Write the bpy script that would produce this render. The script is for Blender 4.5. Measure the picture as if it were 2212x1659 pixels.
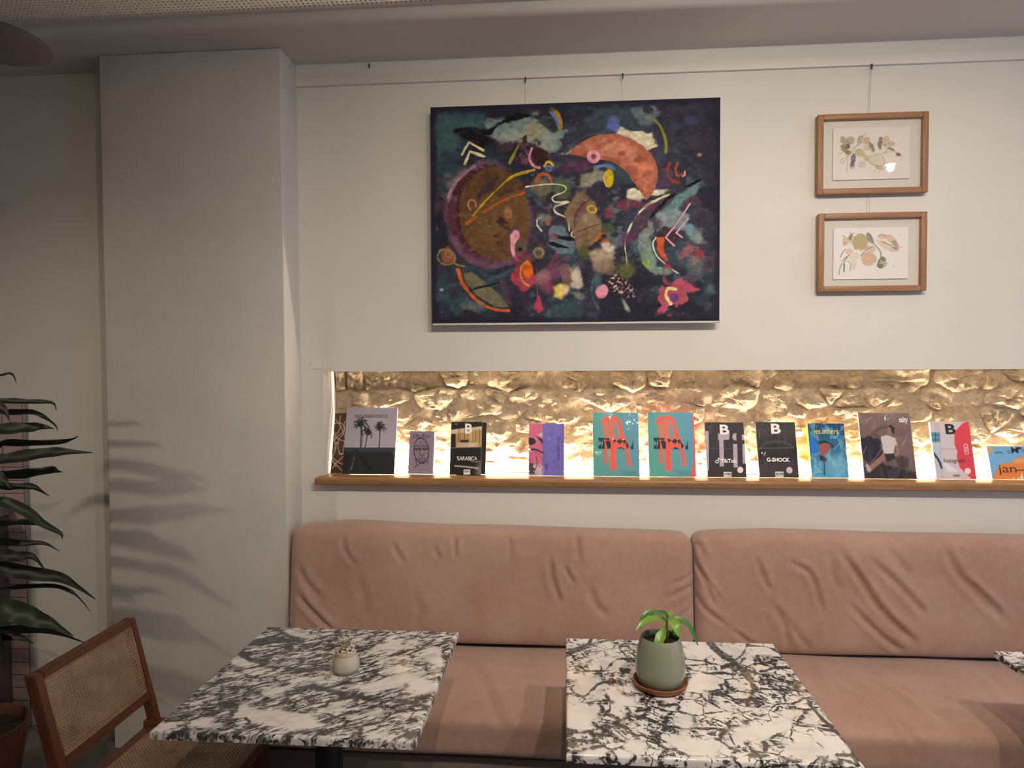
import bpy, bmesh, math, random
import numpy as np
from mathutils import Vector, Matrix, noise as mnoise

for o in list(bpy.data.objects): bpy.data.objects.remove(o, do_unlink=True)
scene = bpy.context.scene
C = scene.collection
random.seed(7); RNG = np.random.default_rng(11)

# ------------------------------------------------------------------ camera
W, HH = 2212, 1659
F, YAW, PITCH, ROLL = 1457.83, -0.0783, -0.0302, -0.0045
CAM = np.array([0.0, -2.8207, 1.6178])
def cam_axes():
    f = np.array([math.sin(YAW)*math.cos(PITCH), math.cos(YAW)*math.cos(PITCH), math.sin(PITCH)])
    r = np.array([math.cos(YAW), -math.sin(YAW), 0.0]); u = np.cross(r, f)
    c, s = math.cos(ROLL), math.sin(ROLL)
    return c*r+s*u, -s*r+c*u, f
AR, AU, AF = cam_axes()
cd = bpy.data.cameras.new('camera'); cam = bpy.data.objects.new('camera', cd); C.objects.link(cam)
cd.sensor_fit = 'HORIZONTAL'; cd.sensor_width = 36.0; cd.lens = F/W*36.0; cd.clip_start = 0.02
m = Matrix.Identity(4)
for i in range(3):
    m[i][0] = AR[i]; m[i][1] = AU[i]; m[i][2] = -AF[i]; m[i][3] = CAM[i]
cam.matrix_world = m
scene.camera = cam
def P(u, v, y):            # point of the photograph on the plane at depth y
    d = AF + AR*(u-W/2)/F - AU*(v-HH/2)/F
    return CAM + d*(y-CAM[1])/d[1]
def PZ(u, v, z):           # ... on the horizontal plane at height z
    d = AF + AR*(u-W/2)/F - AU*(v-HH/2)/F
    return CAM + d*(z-CAM[2])/d[2]

# ------------------------------------------------------------------ world, exposure
scene.view_settings.view_transform = 'Standard'; scene.view_settings.look = 'None'
scene.view_settings.gamma = 1.0; scene.view_settings.use_curve_mapping = False
scene.view_settings.exposure = -0.12
w = bpy.data.worlds.new('world'); scene.world = w; w.use_nodes = True
bg = w.node_tree.nodes['Background']
bg.inputs[0].default_value = (0.60, 0.70, 1.0, 1); bg.inputs[1].default_value = 1.6   # cool daylight, reaches the room through its right-hand windows

# ------------------------------------------------------------------ helpers
def lin(c):
    c = np.asarray(c, float)
    if c.max() > 1.0: c = c/255.0
    return np.where(c <= 0.04045, c/12.92, ((c+0.055)/1.055)**2.4)
def lc(r, g, b, k=1.0):
    a = lin((r, g, b))*k; return (min(a[0], 1), min(a[1], 1), min(a[2], 1), 1)

def link(o, parent=None):
    C.objects.link(o)
    if parent is not None: o.parent = parent
    return o
def tag(o, label=None, cat=None, group=None, kind=None):
    if label: o['label'] = label
    if cat: o['category'] = cat
    if group: o['group'] = group
    if kind: o['kind'] = kind
    return o
def thing(name, loc, label, cat, group=None, rot=None):
    o = bpy.data.objects.new(name, None); o.empty_display_size = 0.05
    o.location = loc
    if rot: o.rotation_euler = rot
    link(o); return tag(o, label, cat, group)
def ploc(parent):
    return np.array(parent.location) if parent is not None else np.zeros(3)
def mk(name, V, Fc, mat, parent=None, smooth=False, local=False, auto=None):
    """mesh object; V in world coordinates (moved under the unrotated parent) unless local"""
    me = bpy.data.meshes.new(name)
    V = np.asarray(V, float)
    if not local and parent is not None:
        V = V - ploc(parent)
        if parent.parent is not None: V = V - ploc(parent.parent)
    me.from_pydata([tuple(v) for v in V], [], [tuple(f) for f in Fc])
    me.update()
    bm = bmesh.new(); bm.from_mesh(me); bmesh.ops.recalc_face_normals(bm, faces=bm.faces); bm.to_mesh(me); bm.free()
    if smooth:
        me.shade_smooth()
        if auto: me.set_sharp_from_angle(angle=math.radians(auto))
    if mat: me.materials.append(mat)
    return link(bpy.data.objects.new(name, me), parent)
def bmobj(name, bm, mat, parent=None, smooth=False, auto=None, local=False):
    me = bpy.data.meshes.new(name)
    if not local and parent is not None:
        off = ploc(parent)
        if parent.parent is not None: off = off + ploc(parent.parent)
        for v in bm.verts: v.co -= Vector(off)
    bmesh.ops.recalc_face_normals(bm, faces=bm.faces)
    bm.to_mesh(me); bm.free()
    if smooth:
        me.shade_smooth()
        if auto: me.set_sharp_from_angle(angle=math.radians(auto))
    if mat: me.materials.append(mat)
    return link(bpy.data.objects.new(name, me), parent)
def bx(bm, x0, x1, y0, y1, z0, z1, bev=0.0, seg=2):
    vs = [bm.verts.new((x, y, z)) for x in (x0, x1) for y in (y0, y1) for z in (z0, z1)]
    q = [(0,1,3,2),(4,6,7,5),(0,4,5,1),(2,3,7,6),(0,2,6,4),(1,5,7,3)]
    fs = [bm.faces.new([vs[i] for i in f]) for f in q]
    if bev > 0:
        es = list({e for f in fs for e in f.edges})
        bmesh.ops.bevel(bm, geom=es, offset=bev, segments=seg, profile=0.5, affect='EDGES')
    return vs
def box(name, x0, x1, y0, y1, z0, z1, mat, parent=None, bev=0.0, seg=2, local=False):
    bm = bmesh.new(); bx(bm, x0, x1, y0, y1, z0, z1, bev, seg)
    return bmobj(name, bm, mat, parent, smooth=bev > 0, auto=40, local=local)
def lathe(name, prof, cx, cy, z0, mat, parent=None, n=40, rib=0.0, nrib=0, auto=50):
    V = []; Fc = []
    for (r, z) in prof:
        for k in range(n):
            a = 2*math.pi*k/n; rr = r*(1+rib*math.cos(nrib*a)) if r > 1e-4 else r
            V.append((cx+rr*math.cos(a), cy+rr*math.sin(a), z0+z))
    for i in range(len(prof)-1):
        for k in range(n):
            k2 = (k+1) % n
            Fc.append((i*n+k, i*n+k2, (i+1)*n+k2, (i+1)*n+k))
    if prof[0][0] > 1e-4: Fc.append(tuple(range(n))[::-1])
    if prof[-1][0] > 1e-4: Fc.append(tuple((len(prof)-1)*n+k for k in range(n)))
    o = mk(name, V, Fc, mat, parent, smooth=True, auto=auto)
    return o
def tube_vf(pts, rad, n=6):
    pts = [Vector(p) for p in pts]; V = []; Fc = []
    if not hasattr(rad, '__len__'): rad = [rad]*len(pts)
    for i, p in enumerate(pts):
        t = (pts[min(i+1, len(pts)-1)] - pts[max(i-1, 0)]).normalized()
        a = t.orthogonal() if abs(t.z) > .95 else t.cross(Vector((0, 0, 1)))
        a.normalize(); b = t.cross(a)
        for k in range(n):
            th = 2*math.pi*k/n
            V.append(tuple(p + (a*math.cos(th)+b*math.sin(th))*rad[i]))
    for i in range(len(pts)-1):
        for k in range(n):
            k2 = (k+1) % n; Fc.append((i*n+k, i*n+k2, (i+1)*n+k2, (i+1)*n+k))
    Fc.append(tuple(range(n))[::-1]); Fc.append(tuple((len(pts)-1)*n+k for k in range(n)))
    return V, Fc
def tube(name, pts, rad, mat, parent=None, n=6):
    V, Fc = tube_vf(pts, rad, n); return mk(name, V, Fc, mat, parent, smooth=True, auto=60)
def catmull(pts, k=8):
    p = [np.asarray(a, float) for a in pts]; p = [2*p[0]-p[1]] + p + [2*p[-1]-p[-2]]; out = []
    for i in range(1, len(p)-2):
        for t in np.linspace(0, 1, k, endpoint=False):
            a, b, c, d = p[i-1], p[i], p[i+1], p[i+2]
            out.append(.5*((2*b)+(c-a)*t+(2*a-5*b+4*c-d)*t*t+(3*b-a-3*c+d)*t**3))
    out.append(p[-2]); return out

# ------------------------------------------------------------------ materials
class NT:
    def __init__(s, name):
        s.m = bpy.data.materials.new(name); s.m.use_nodes = True
        s.t = s.m.node_tree; s.n = s.t.nodes; s.b = s.n['Principled BSDF']
    def add(s, typ, **kw):
        n = s.n.new(typ)
        for k, v in kw.items():
            if k.startswith('_'): setattr(n, k[1:], v)
            else: s.put(n.inputs[k.replace('__', ' ')], v)
        return n
    def put(s, sock, v):
        if hasattr(v, 'is_linked') or isinstance(v, bpy.types.NodeSocket): s.t.links.new(v, sock)
        else: sock.default_value = v
    def coord(s, kind='Object', scale=(1,1,1), rot=(0,0,0), loc=(0,0,0), pre=0.0):
        tc = s.add('ShaderNodeTexCoord'); mp = s.add('ShaderNodeMapping'); src = tc.outputs[kind]
        if pre:
            m0 = s.add('ShaderNodeMapping'); m0.inputs['Rotation'].default_value = (0, 0, pre); s.t.links.new(src, m0.inputs['Vector']); src = m0.outputs[0]
        s.t.links.new(src, mp.inputs['Vector'])
        mp.inputs['Scale'].default_value = scale; mp.inputs['Rotation'].default_value = rot; mp.inputs['Location'].default_value = loc
        return mp.outputs[0]
    def noise(s, vec, scale, detail=4, rough=.55, dist=0.0, out=0):
        n = s.add('ShaderNodeTexNoise', Scale=scale, Detail=detail, Roughness=rough, Distortion=dist); s.t.links.new(vec, n.inputs['Vector'])
        return n.outputs[out]
    def vor(s, vec, scale, feature='DISTANCE_TO_EDGE', rnd=1.0):
        n = s.add('ShaderNodeTexVoronoi', _feature=feature); n.inputs['Scale'].default_value = scale; n.inputs['Randomness'].default_value = rnd
        s.t.links.new(vec, n.inputs['Vector']); return n.outputs[0]
    def math(s, op, a, b=None, c=None, clamp=False):
        n = s.add('ShaderNodeMath', _operation=op, _use_clamp=clamp); s.put(n.inputs[0], a)
        if b is not None: s.put(n.inputs[1], b)
        if c is not None: s.put(n.inputs[2], c)
        return n.outputs[0]
    def step(s, x, a, b, lo=0.0, hi=1.0):
        n = s.add('ShaderNodeMapRange', _interpolation_type='SMOOTHSTEP'); s.put(n.inputs[0], x)
        for i, v in zip((1, 2, 3, 4), (a, b, lo, hi)): s.put(n.inputs[i], v)
        return n.outputs[0]
    def mix(s, f, a, b, blend='MIX'):
        n = s.add('ShaderNodeMix', _data_type='RGBA', _blend_type=blend); s.put(n.inputs[0], f); s.put(n.inputs[6], a); s.put(n.inputs[7], b)
        return n.outputs[2]
    def ramp(s, x, stops):
        n = s.add('ShaderNodeValToRGB'); s.put(n.inputs[0], x); e = n.color_ramp.elements
        while len(e) < len(stops): e.new(.5)
        for i, (p, c) in enumerate(stops): e[i].position = p; e[i].color = c
        return n.outputs[0]
    def bump(s, h, strength=.3, dist=.01, normal=None):
        n = s.add('ShaderNodeBump'); n.inputs['Strength'].default_value = strength; n.inputs['Distance'].default_value = dist; s.put(n.inputs['Height'], h)
        if normal is not None: s.t.links.new(normal, n.inputs['Normal'])
        return n.outputs[0]
    def out(s, color=None, rough=None, normal=None, **kw):
        if color is not None: s.put(s.b.inputs['Base Color'], color)
        if rough is not None: s.put(s.b.inputs['Roughness'], rough)
        if normal is not None: s.t.links.new(normal, s.b.inputs['Normal'])
        for k, v in kw.items(): s.put(s.b.inputs[k.replace('__', ' ')], v)
        return s.m
def plain(name, col, rough=.6, var=.06, scale=20, **kw):
    n = NT(name); v = n.coord('Object')
    f = n.noise(v, scale, 4)
    c2 = tuple(min(1, x*(1-var*2)) for x in col[:3])+(1,)
    return n.out(n.mix(f, col, c2), rough, **kw)

def plaster(name, col, bumpstr, sc, stretch=(1,1,1), dark=.93):
    n = NT(name); v = n.coord('Object')
    f = n.noise(v, 1.3, 5, .6); g = n.noise(n.coord('Object', stretch), sc, 6, .6)
    big = n.noise(n.coord('Object', stretch), sc*.25, 3)
    c = n.mix(n.step(f, .3, .75), col, tuple(x*dark for x in col[:3])+(1,))
    h = n.math('ADD', n.math('MULTIPLY', g, .6), big)
    return n.out(c, .85, n.bump(h, bumpstr, .006))
M = {}
M['wall'] = plaster('wall_plaster', (.775, .755, .70, 1), .10, 55)
M['pillar'] = plaster('pillar_stucco', (.70, .675, .63, 1), .17, 95, (1, 1, .33), .86)
M['ceiling'] = plaster('ceiling_plaster', (.66, .63, .585, 1), .08, 40)
M['perf'] = plaster('perforated_board', (.66, .63, .585, 1), .03, 40)
M['void'] = plain('ceiling_void_felt', (.02, .018, .016, 1), .9)
M['rail'] = plain('white_painted_rail', (.80, .77, .72, 1), .5, .02)
M['black'] = plain('black_powder_coat', (.012, .012, .013, 1), .45)
M['darkbase'] = plain('dark_bench_paint', (.20, .165, .15, 1), .7)
n = NT('concrete_floor'); v = n.coord('Object')
M['floor'] = n.out(n.ramp(n.noise(v, 3, 6), [(.3, (.10, .09, .085, 1)), (.75, (.17, .155, .145, 1))]), .55, n.bump(n.noise(v, 60, 4), .1, .003))

def wood(name, a, b, stretch, rough=.45, sc=9, coat=0.0, bumpk=.12):
    n = NT(name); v = n.coord('Object', stretch)
    g = n.noise(v, sc, 6, .6, 1.2); fine = n.noise(v, sc*6, 3, .6)
    f = n.math('ADD', n.math('MULTIPLY', g, .7), n.math('MULTIPLY', fine, .3))
    return n.out(n.ramp(f, [(.32, a), (.68, b)]), rough, n.bump(f, bumpk, .002), Coat__Weight=coat)
M['oak_x'] = wood('oak_shelf_wood', (.22, .105, .042, 1), (.42, .235, .11, 1), (.6, 9, 9), .38)
M['frame_x'] = wood('oak_frame_rail_wood', (.27, .125, .055, 1), (.41, .21, .105, 1), (1, 12, 12), .45)
M['frame_z'] = wood('oak_frame_stile_wood', (.27, .125, .055, 1), (.41, .21, .105, 1), (12, 12, 1), .45)
M['teak_y'] = wood('teak_rail_wood', (.072, .022, .011, 1), (.15, .052, .026, 1), (12, 1.2, 12), .42)
M['teak_z'] = wood('teak_stile_wood', (.072, .022, .011, 1), (.15, .052, .026, 1), (12, 12, 1.2), .42)
M['teak_x'] = wood('teak_seat_rail_wood', (.072, .022, .011, 1), (.15, .052, .026, 1), (1.2, 12, 12), .42)
n = NT('cane_strand'); v = n.coord('Object')
M['cane'] = n.out(n.ramp(n.noise(v, 14, 5), [(.3, (.27, .165, .095, 1)), (.7, (.42, .29, .19, 1))]), .5)
M['cane_edge'] = plain('cane_spline', (.36, .215, .115, 1), .5, .15, 60)

def fabric(name, a, b):
    n = NT(name)
    v = n.coord('Object')
    w1 = n.add('ShaderNodeTexWave', _wave_type='BANDS', _bands_direction='X'); n.put(w1.inputs['Vector'], v); w1.inputs['Scale'].default_value = 72; w1.inputs['Distortion'].default_value = 1.2; w1.inputs['Detail'].default_value = 2; w1.inputs['Detail Scale'].default_value = 4
    w2 = n.add('ShaderNodeTexWave', _wave_type='BANDS', _bands_direction='Z'); n.put(w2.inputs['Vector'], n.coord('Object', (1, 1, 1), (.7, 0, 0))); w2.inputs['Scale'].default_value = 72; w2.inputs['Distortion'].default_value = 1.2; w2.inputs['Detail'].default_value = 2; w2.inputs['Detail Scale'].default_value = 4
    weave = n.math('ADD', w1.outputs['Fac'], w2.outputs['Fac'])
    big = n.noise(v, 3.2, 5, .6); mid = n.noise(v, 40, 4, .7)
    c = n.mix(n.step(big, .35, .68), a, b)
    c = n.mix(n.math('MULTIPLY', n.step(weave, .2, 1.8), .26), c, tuple(x*.55 for x in a[:3])+(1,))
    c = n.mix(n.math('MULTIPLY', n.step(mid, .35, .75), .22), c, tuple(min(1, x*1.3) for x in b[:3])+(1,))
    h = n.math('ADD', n.math('MULTIPLY', weave, .3), mid)
    return n.out(c, .92, n.bump(h, .28, .0025), Sheen__Weight=.35, Sheen__Roughness=.5)
M['fabric'] = fabric('pink_linen', (.412, .242, .184, 1), (.472, .310, .244, 1))

# marble: 'vein' attribute carries the big veins (R), how busy a zone is (G) and the clear white blotches (B)
def marble(name, stretch, rot, sc, seed, warp, hazek, fs=58, ps=(.50, .58), zs=(.44, .60)):
    n = NT(name)
    at = n.add('ShaderNodeAttribute', _attribute_name='vein'); sep = n.add('ShaderNodeSeparateColor'); n.put(sep.inputs[0], at.outputs['Color'])
    R, G, B = sep.outputs
    v = n.coord('Object', stretch, (0, 0, 0), (seed, seed*.7, 0), rot)
    wa = n.add('ShaderNodeTexNoise', Scale=11.0, Detail=6.0, Roughness=.62); n.put(wa.inputs['Vector'], v)
    va = n.add('ShaderNodeVectorMath', _operation='MULTIPLY_ADD'); n.put(va.inputs[0], wa.outputs['Color']); va.inputs[1].default_value = (warp,)*3; n.put(va.inputs[2], v)
    vv = va.outputs[0]
    e1 = n.vor(vv, sc); e2 = n.vor(vv, sc*2.1)
    th = n.noise(v, 9, 4, .6)
    thick = n.math('MULTIPLY', n.step(th, .36, .66), .26)
    v1 = n.step(e1, 0.0, n.math('ADD', thick, .035), 1.0, 0.0)
    v2 = n.step(e2, 0.0, .13, 1.0, 0.0)
    v2 = n.math('MULTIPLY', v2, n.step(n.noise(v, 14, 3), .44, .58))
    f = n.noise(vv, fs, 6, .66)
    zone_ = n.math('ADD', n.noise(v, 12, 3, .6), n.math('MULTIPLY', n.math('SUBTRACT', G, .5), .42))
    patch = n.math('MULTIPLY', n.step(f, *ps), n.step(zone_, *zs))
    brk = n.step(n.noise(vv, 75, 4, .65), .38, .54)
    net = n.math('MULTIPLY', n.math('MAXIMUM', v1, n.math('MULTIPLY', v2, .85)), n.math('ADD', n.math('MULTIPLY', brk, .7), .3))
    k = n.math('MAXIMUM', net, n.math('MULTIPLY', patch, .95))
    k = n.math('MULTIPLY', k, n.math('SUBTRACT', 1.0, B))
    k = n.math('MAXIMUM', k, n.math('MULTIPLY', R, n.math('ADD', .62, n.math('MULTIPLY', n.step(f, .35, .65), .45))), clamp=True)
    haze = n.math('MULTIPLY', n.step(n.noise(vv, 10, 6, .65), .42, .72), hazek)
    white = n.mix(haze, (.84, .80, .76, 1), (.40, .385, .38, 1))
    col = n.mix(n.step(k, .08, .80), white, n.mix(n.step(f, .3, .7), (.010, .010, .012, 1), (.075, .073, .076, 1)))
    return n.out(col, .12, None, Coat__Weight=.0, Specular__IOR__Level=.32)
M['marble_a'] = marble('grey_streaked_marble', (1, 2.5, 1), -.62, 10, 3.1, .085, .8, 25, (.43, .60), (.38, .56))
M['marble_b'] = marble('white_veined_marble', (1, 1.0, 1), .3, 17, 8.3, .045, .5)

n = NT('niche_stone'); v = n.coord('Object')
oi = n.add('ShaderNodeObjectInfo')
f = n.noise(v, 22, 9, .68); g = n.noise(v, 80, 6, .7); cr = n.vor(v, 30)
c = n.ramp(f, [(.30, (.20, .135, .085, 1)), (.5, (.40, .31, .215, 1)), (.70, (.58, .49, .37, 1))])
c = n.mix(n.math('MULTIPLY', oi.outputs['Random'], .42), c, (.36, .30, .225, 1))
h = n.math('ADD', f, n.math('MULTIPLY', g, .5))
M['stone'] = n.out(c, .92, n.bump(h, .9, .012))
n = NT('niche_mortar'); v = n.coord('Object')
f = n.noise(v, 30, 9, .7)
M['mortar'] = n.out(n.ramp(f, [(.3, (.22, .15, .095, 1)), (.7, (.50, .41, .30, 1))]), .95, n.bump(f, .8, .011))

def attr_mat(name, rough=.5, coat=0.0, wrap=0.0, bumpk=0.0):
    n = NT(name); a = n.add('ShaderNodeAttribute', _attribute_name='col')
    nor = None
    v = n.coord('Object')
    if wrap > 0:
        h = n.noise(n.coord('Object', (1, 1, .35), (0, .6, 0)), 15, 3, .5, 1.5)
        nor = n.bump(h, wrap*.6, .02)
        n.b.inputs['Coat Weight'].default_value = .6; n.b.inputs['Specular IOR Level'].default_value = .2; n.b.inputs['Coat Roughness'].default_value = .04
        n.t.links.new(nor, n.b.inputs['Coat Normal']); nor = None
    if bumpk > 0:
        nor = n.bump(n.noise(v, 90, 5, .65), bumpk, .003); n.b.inputs['Specular IOR Level'].default_value = .12
    return n.out(a.outputs['Color'], rough, nor)
M['paint'] = attr_mat('oil_paint', .75, bumpk=.25)
M['paperprint'] = attr_mat('ink_on_paper', .7)
M['cover'] = attr_mat('printed_cover', .5); M['cover'].node_tree.nodes['Principled BSDF'].inputs['Specular IOR Level'].default_value = .25
M['cover_wrap'] = attr_mat('printed_cover_in_film', .45, wrap=.9)
M['canvas_side'] = plain('raw_white_canvas', (.72, .70, .67, 1), .8, .03)
M['paper'] = plain('white_paper', (.80, .78, .75, 1), .8, .02)
M['mat'] = plain('white_mount_board', (.78, .75, .71, 1), .85, .02)
n = NT('clear_glass')
gl = n.add('ShaderNodeBsdfGlossy'); gl.inputs['Roughness'].default_value = .01
tr = n.add('ShaderNodeBsdfTransparent'); fr = n.add('ShaderNodeFresnel', IOR=1.5); mxs = n.add('ShaderNodeMixShader')
n.t.links.new(fr.outputs[0], mxs.inputs[0]); n.t.links.new(tr.outputs[0], mxs.inputs[1]); n.t.links.new(gl.outputs[0], mxs.inputs[2])
n.t.links.new(mxs.outputs[0], n.n['Material Output'].inputs[0]); M['glass'] = n.m
def emis(name, col, s):
    n = NT(name); n.b.inputs['Emission Color'].default_value = col; n.b.inputs['Emission Strength'].default_value = s; n.b.inputs['Base Color'].default_value = (.8, .8, .8, 1); return n.m
M['led'] = emis('warm_led', (1.0, .82, .56, 1), 720)
M['lens'] = emis('downlight_lens', (1.0, .86, .66, 1), 40)
M['wire'] = plain('nylon_wire', (.50, .47, .44, 1), .3)
M['hook'] = plain('steel_hook', (.06, .055, .05, 1), .4, Metallic=.6)
M['lamp_grey'] = plain('grey_mauve_lamp_shade', (.10, .083, .092, 1), .7)
n = NT('pink_tile'); oi = n.add('ShaderNodeObjectInfo')
M['tile'] = n.out(n.mix(oi.outputs['Random'], (.56, .40, .37, 1), (.50, .36, .335, 1)), .35)
M['grout'] = plain('tile_grout', (.47, .36, .335, 1), .9)
M['cabinet'] = plain('dark_cabinet', (.10, .085, .085, 1), .6)
M['cabtop'] = plain('speckled_grey_top', (.33, .31, .32, 1), .4, .3, 45)
M['terracotta'] = plain('terracotta', (.36, .125, .06, 1), .6, .12, 30)
M['terra_dark'] = plain('brown_terracotta', (.115, .032, .019, 1), .6, .12, 20)
M['sage'] = plain('sage_glaze', (.25, .27, .19, 1), .22, .03, 8)
M['soil'] = plain('potting_soil', (.022, .016, .012, 1), .95, .3, 90)
M['cream'] = plain('cream_stoneware', (.60, .55, .46, 1), .45, .08, 40)
M['cream_rim'] = plain('unglazed_rim', (.62, .49, .33, 1), .7, .12, 60)
M['dry_white'] = plain('dried_white_flower', (.66, .58, .50, 1), .8, .1, 60)
M['dry_tan'] = plain('dried_stem', (.38, .29, .17, 1), .8, .1, 60)
M['dry_dark'] = plain('dark_moss', (.03, .035, .02, 1), .9)
def leafmat(name, a, b, rough=.35):
    n = NT(name); v = n.coord('Object'); f = n.noise(v, 30, 3)
    return n.out(n.mix(f, a, b), rough, None, Subsurface__Weight=0.0)
M['leaf_dark'] = leafmat('dark_dracaena_leaf', (.006, .011, .005, 1), (.015, .023, .009, 1), .5)
M['leaf_mid'] = leafmat('mid_dracaena_leaf', (.014, .027, .009, 1), (.024, .042, .014, 1), .48)
M['leaf_bright'] = leafmat('bright_green_leaf', (.10, .25, .022, 1), (.20, .38, .05, 1), .35)
M['leaf_deep'] = leafmat('deep_green_leaf', (.035, .12, .022, 1), (.08, .20, .04, 1), .35)
M['stemgreen'] = plain('green_stem', (.12, .22, .05, 1), .5)
M['trunk'] = plain('brown_stem', (.12, .08, .045, 1), .8, .2, 40)

# ------------------------------------------------------------------ numpy painter for flat prints and the canvas
def vnoise(u, v, sc, seed, asp=1.0):
    r = np.random.default_rng(seed); n = int(sc)+3; g = r.random((n, n))
    x = np.clip(u, 0, 1)*sc; y = np.clip(v, 0, 1)*sc*1.0
    i = x.astype(int); j = y.astype(int); fx = x-i; fy = y-j
    fx = fx*fx*(3-2*fx); fy = fy*fy*(3-2*fy)
    return (g[j, i]*(1-fx)+g[j, i+1]*fx)*(1-fy)+(g[j+1, i]*(1-fx)+g[j+1, i+1]*fx)*fy
def fbm(u, v, sc, seed, oc=4):
    a = np.zeros_like(u); k = .5; t = 0
    for o in range(oc): a += k*vnoise(u, v, sc*2**o, seed+o*17); t += k; k *= .55
    return a/t
def homography(cs):
    A = []; b = []
    for (u, v), (x, y) in zip(((0, 0), (1, 0), (1, 1), (0, 1)), cs):
        A.append([u, v, 1, 0, 0, 0, -u*x, -v*x]); b.append(x); A.append([0, 0, 0, u, v, 1, -u*y, -v*y]); b.append(y)
    return np.append(np.linalg.solve(np.array(A, float), np.array(b, float)), 1).reshape(3, 3)
class Ras:
    """colour grid; shapes are given in the coordinates of the corner quad cs (TL, TR, BR, BL)"""
    def __init__(s, nx, ny, cs, base):
        u, v = np.meshgrid(np.linspace(0, 1, nx), np.linspace(0, 1, ny)); s.u, s.v = u, v; s.nx, s.ny = nx, ny
        Hm = homography(cs); w = Hm[2, 0]*u+Hm[2, 1]*v+1
        s.X = (Hm[0, 0]*u+Hm[0, 1]*v+Hm[0, 2])/w; s.Y = (Hm[1, 0]*u+Hm[1, 1]*v+Hm[1, 2])/w
        s.img = np.zeros((ny, nx, 3)); s.img[:] = np.array(base, float); s.cs = cs
        s.rn = {}
    def N(s, sc, seed=0, oc=4):
        k = (sc, seed, oc)
        if k not in s.rn: s.rn[k] = fbm(s.u, s.v, sc, 100+seed, oc)
        return s.rn[k]
    def put(s, d, col, soft, a, rough, tex, seed):
        if rough: d = d + rough*2*(s.N(24, seed)-.5)*2
        mk_ = np.clip(.5-d/(2*max(soft, .5)), 0, 1); mk_ = mk_*mk_*(3-2*mk_)*a
        if tex: 
            t = np.clip((s.N(tex[0], seed+5)-tex[1])/.12+.5, 0, 1); mk_ = mk_*t
        s.img += (np.array(col, float)-s.img)*mk_[..., None]
    def ell(s, cx, cy, rx, ry, col, rot=0, soft=2.5, a=1, rough=0, tex=None, seed=1, ring=None):
        c, n = math.cos(math.radians(rot)), math.sin(math.radians(rot))
        x = (s.X-cx)*c+(s.Y-cy)*n; y = -(s.X-cx)*n+(s.Y-cy)*c
        d = (np.sqrt((x/rx)**2+(y/ry)**2)-1)*min(rx, ry)
        if ring: d = np.abs(d)-ring/2
        s.put(d, col, soft, a, rough, tex, seed)
    def dist(s, pts):
        D = np.full(s.X.shape, 1e9)
        for (x0, y0), (x1, y1) in zip(pts[:-1], pts[1:]):
            dx, dy = x1-x0, y1-y0; L = dx*dx+dy*dy+1e-9
            t = np.clip(((s.X-x0)*dx+(s.Y-y0)*dy)/L, 0, 1)
            D = np.minimum(D, (s.X-x0-t*dx)**2+(s.Y-y0-t*dy)**2)
        return np.sqrt(D)
    def line(s, pts, w, col, soft=2, a=1, rough=0, tex=None, seed=2, curve=True):
        if curve and len(pts) > 2: pts = [tuple(p) for p in catmull(pts, 6)]
        s.put(s.dist(pts)-w/2, col, soft, a, rough, tex, seed)
    def poly(s, pts, col, soft=2.5, a=1, rough=0, tex=None, seed=3, curve=False):
        if curve: 
            q = list(pts)+[pts[0]]; pts = [tuple(p) for p in catmull(q, 6)]
        ins = np.zeros(s.X.shape, bool); p = list(pts)
        for (x0, y0), (x1, y1) in zip(p, p[1:]+p[:1]):
            if y0 == y1: continue
            c = ((y0 > s.Y) != (y1 > s.Y)) & (s.X < (x1-x0)*(s.Y-y0)/(y1-y0)+x0); ins ^= c
        d = s.dist(p+[p[0]]); s.put(np.where(ins, -d, d), col, soft, a, rough, tex, seed)
    def rect(s, x0, y0, x1, y1, col, **k): s.poly([(x0, y0), (x1, y0), (x1, y1), (x0, y1)], col, **k)
    def wash(s, col, sc, th, a=1, seed=9, sp=.12):
        t = np.clip((s.N(sc, seed)-th)/sp+.5, 0, 1)*a; s.img += (np.array(col, float)-s.img)*t[..., None]
    def linear(s, gain): return np.clip(lin(np.clip(s.img, 0, 255)/255.0)*np.array(gain), 0, .93)
def print_mesh(name, ras, w, h, gain, cut=None):
    ny, nx = ras.ny, ras.nx
    V = np.zeros((ny, nx, 3)); V[..., 0] = ras.u*w; V[..., 2] = (1-ras.v)*h
    idx = np.arange(nx*ny).reshape(ny, nx)
    q = np.stack([idx[1:, :-1], idx[1:, 1:], idx[:-1, 1:], idx[:-1, :-1]], -1).reshape(-1, 4)
    if cut is not None:
        keep = ~cut(ras.u, ras.v)[:-1, :-1].reshape(-1); q = q[keep]
    me = bpy.data.meshes.new(name); me.vertices.add(nx*ny); me.vertices.foreach_set('co', V.reshape(-1).astype(np.float32))
    me.loops.add(q.size); me.loops.foreach_set('vertex_index', q.reshape(-1).astype(np.int32))
    me.polygons.add(len(q)); me.polygons.foreach_set('loop_start', (np.arange(len(q))*4).astype(np.int32)); me.update(calc_edges=True)
    at = me.color_attributes.new('col', 'FLOAT_COLOR', 'POINT')
    c = np.ones((nx*ny, 4), np.float32); c[:, :3] = ras.linear(gain).reshape(-1, 3); at.data.foreach_set('color', c.reshape(-1))
    me.validate(); return me
GAIN = (1.22, 1.27, 1.34)

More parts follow.
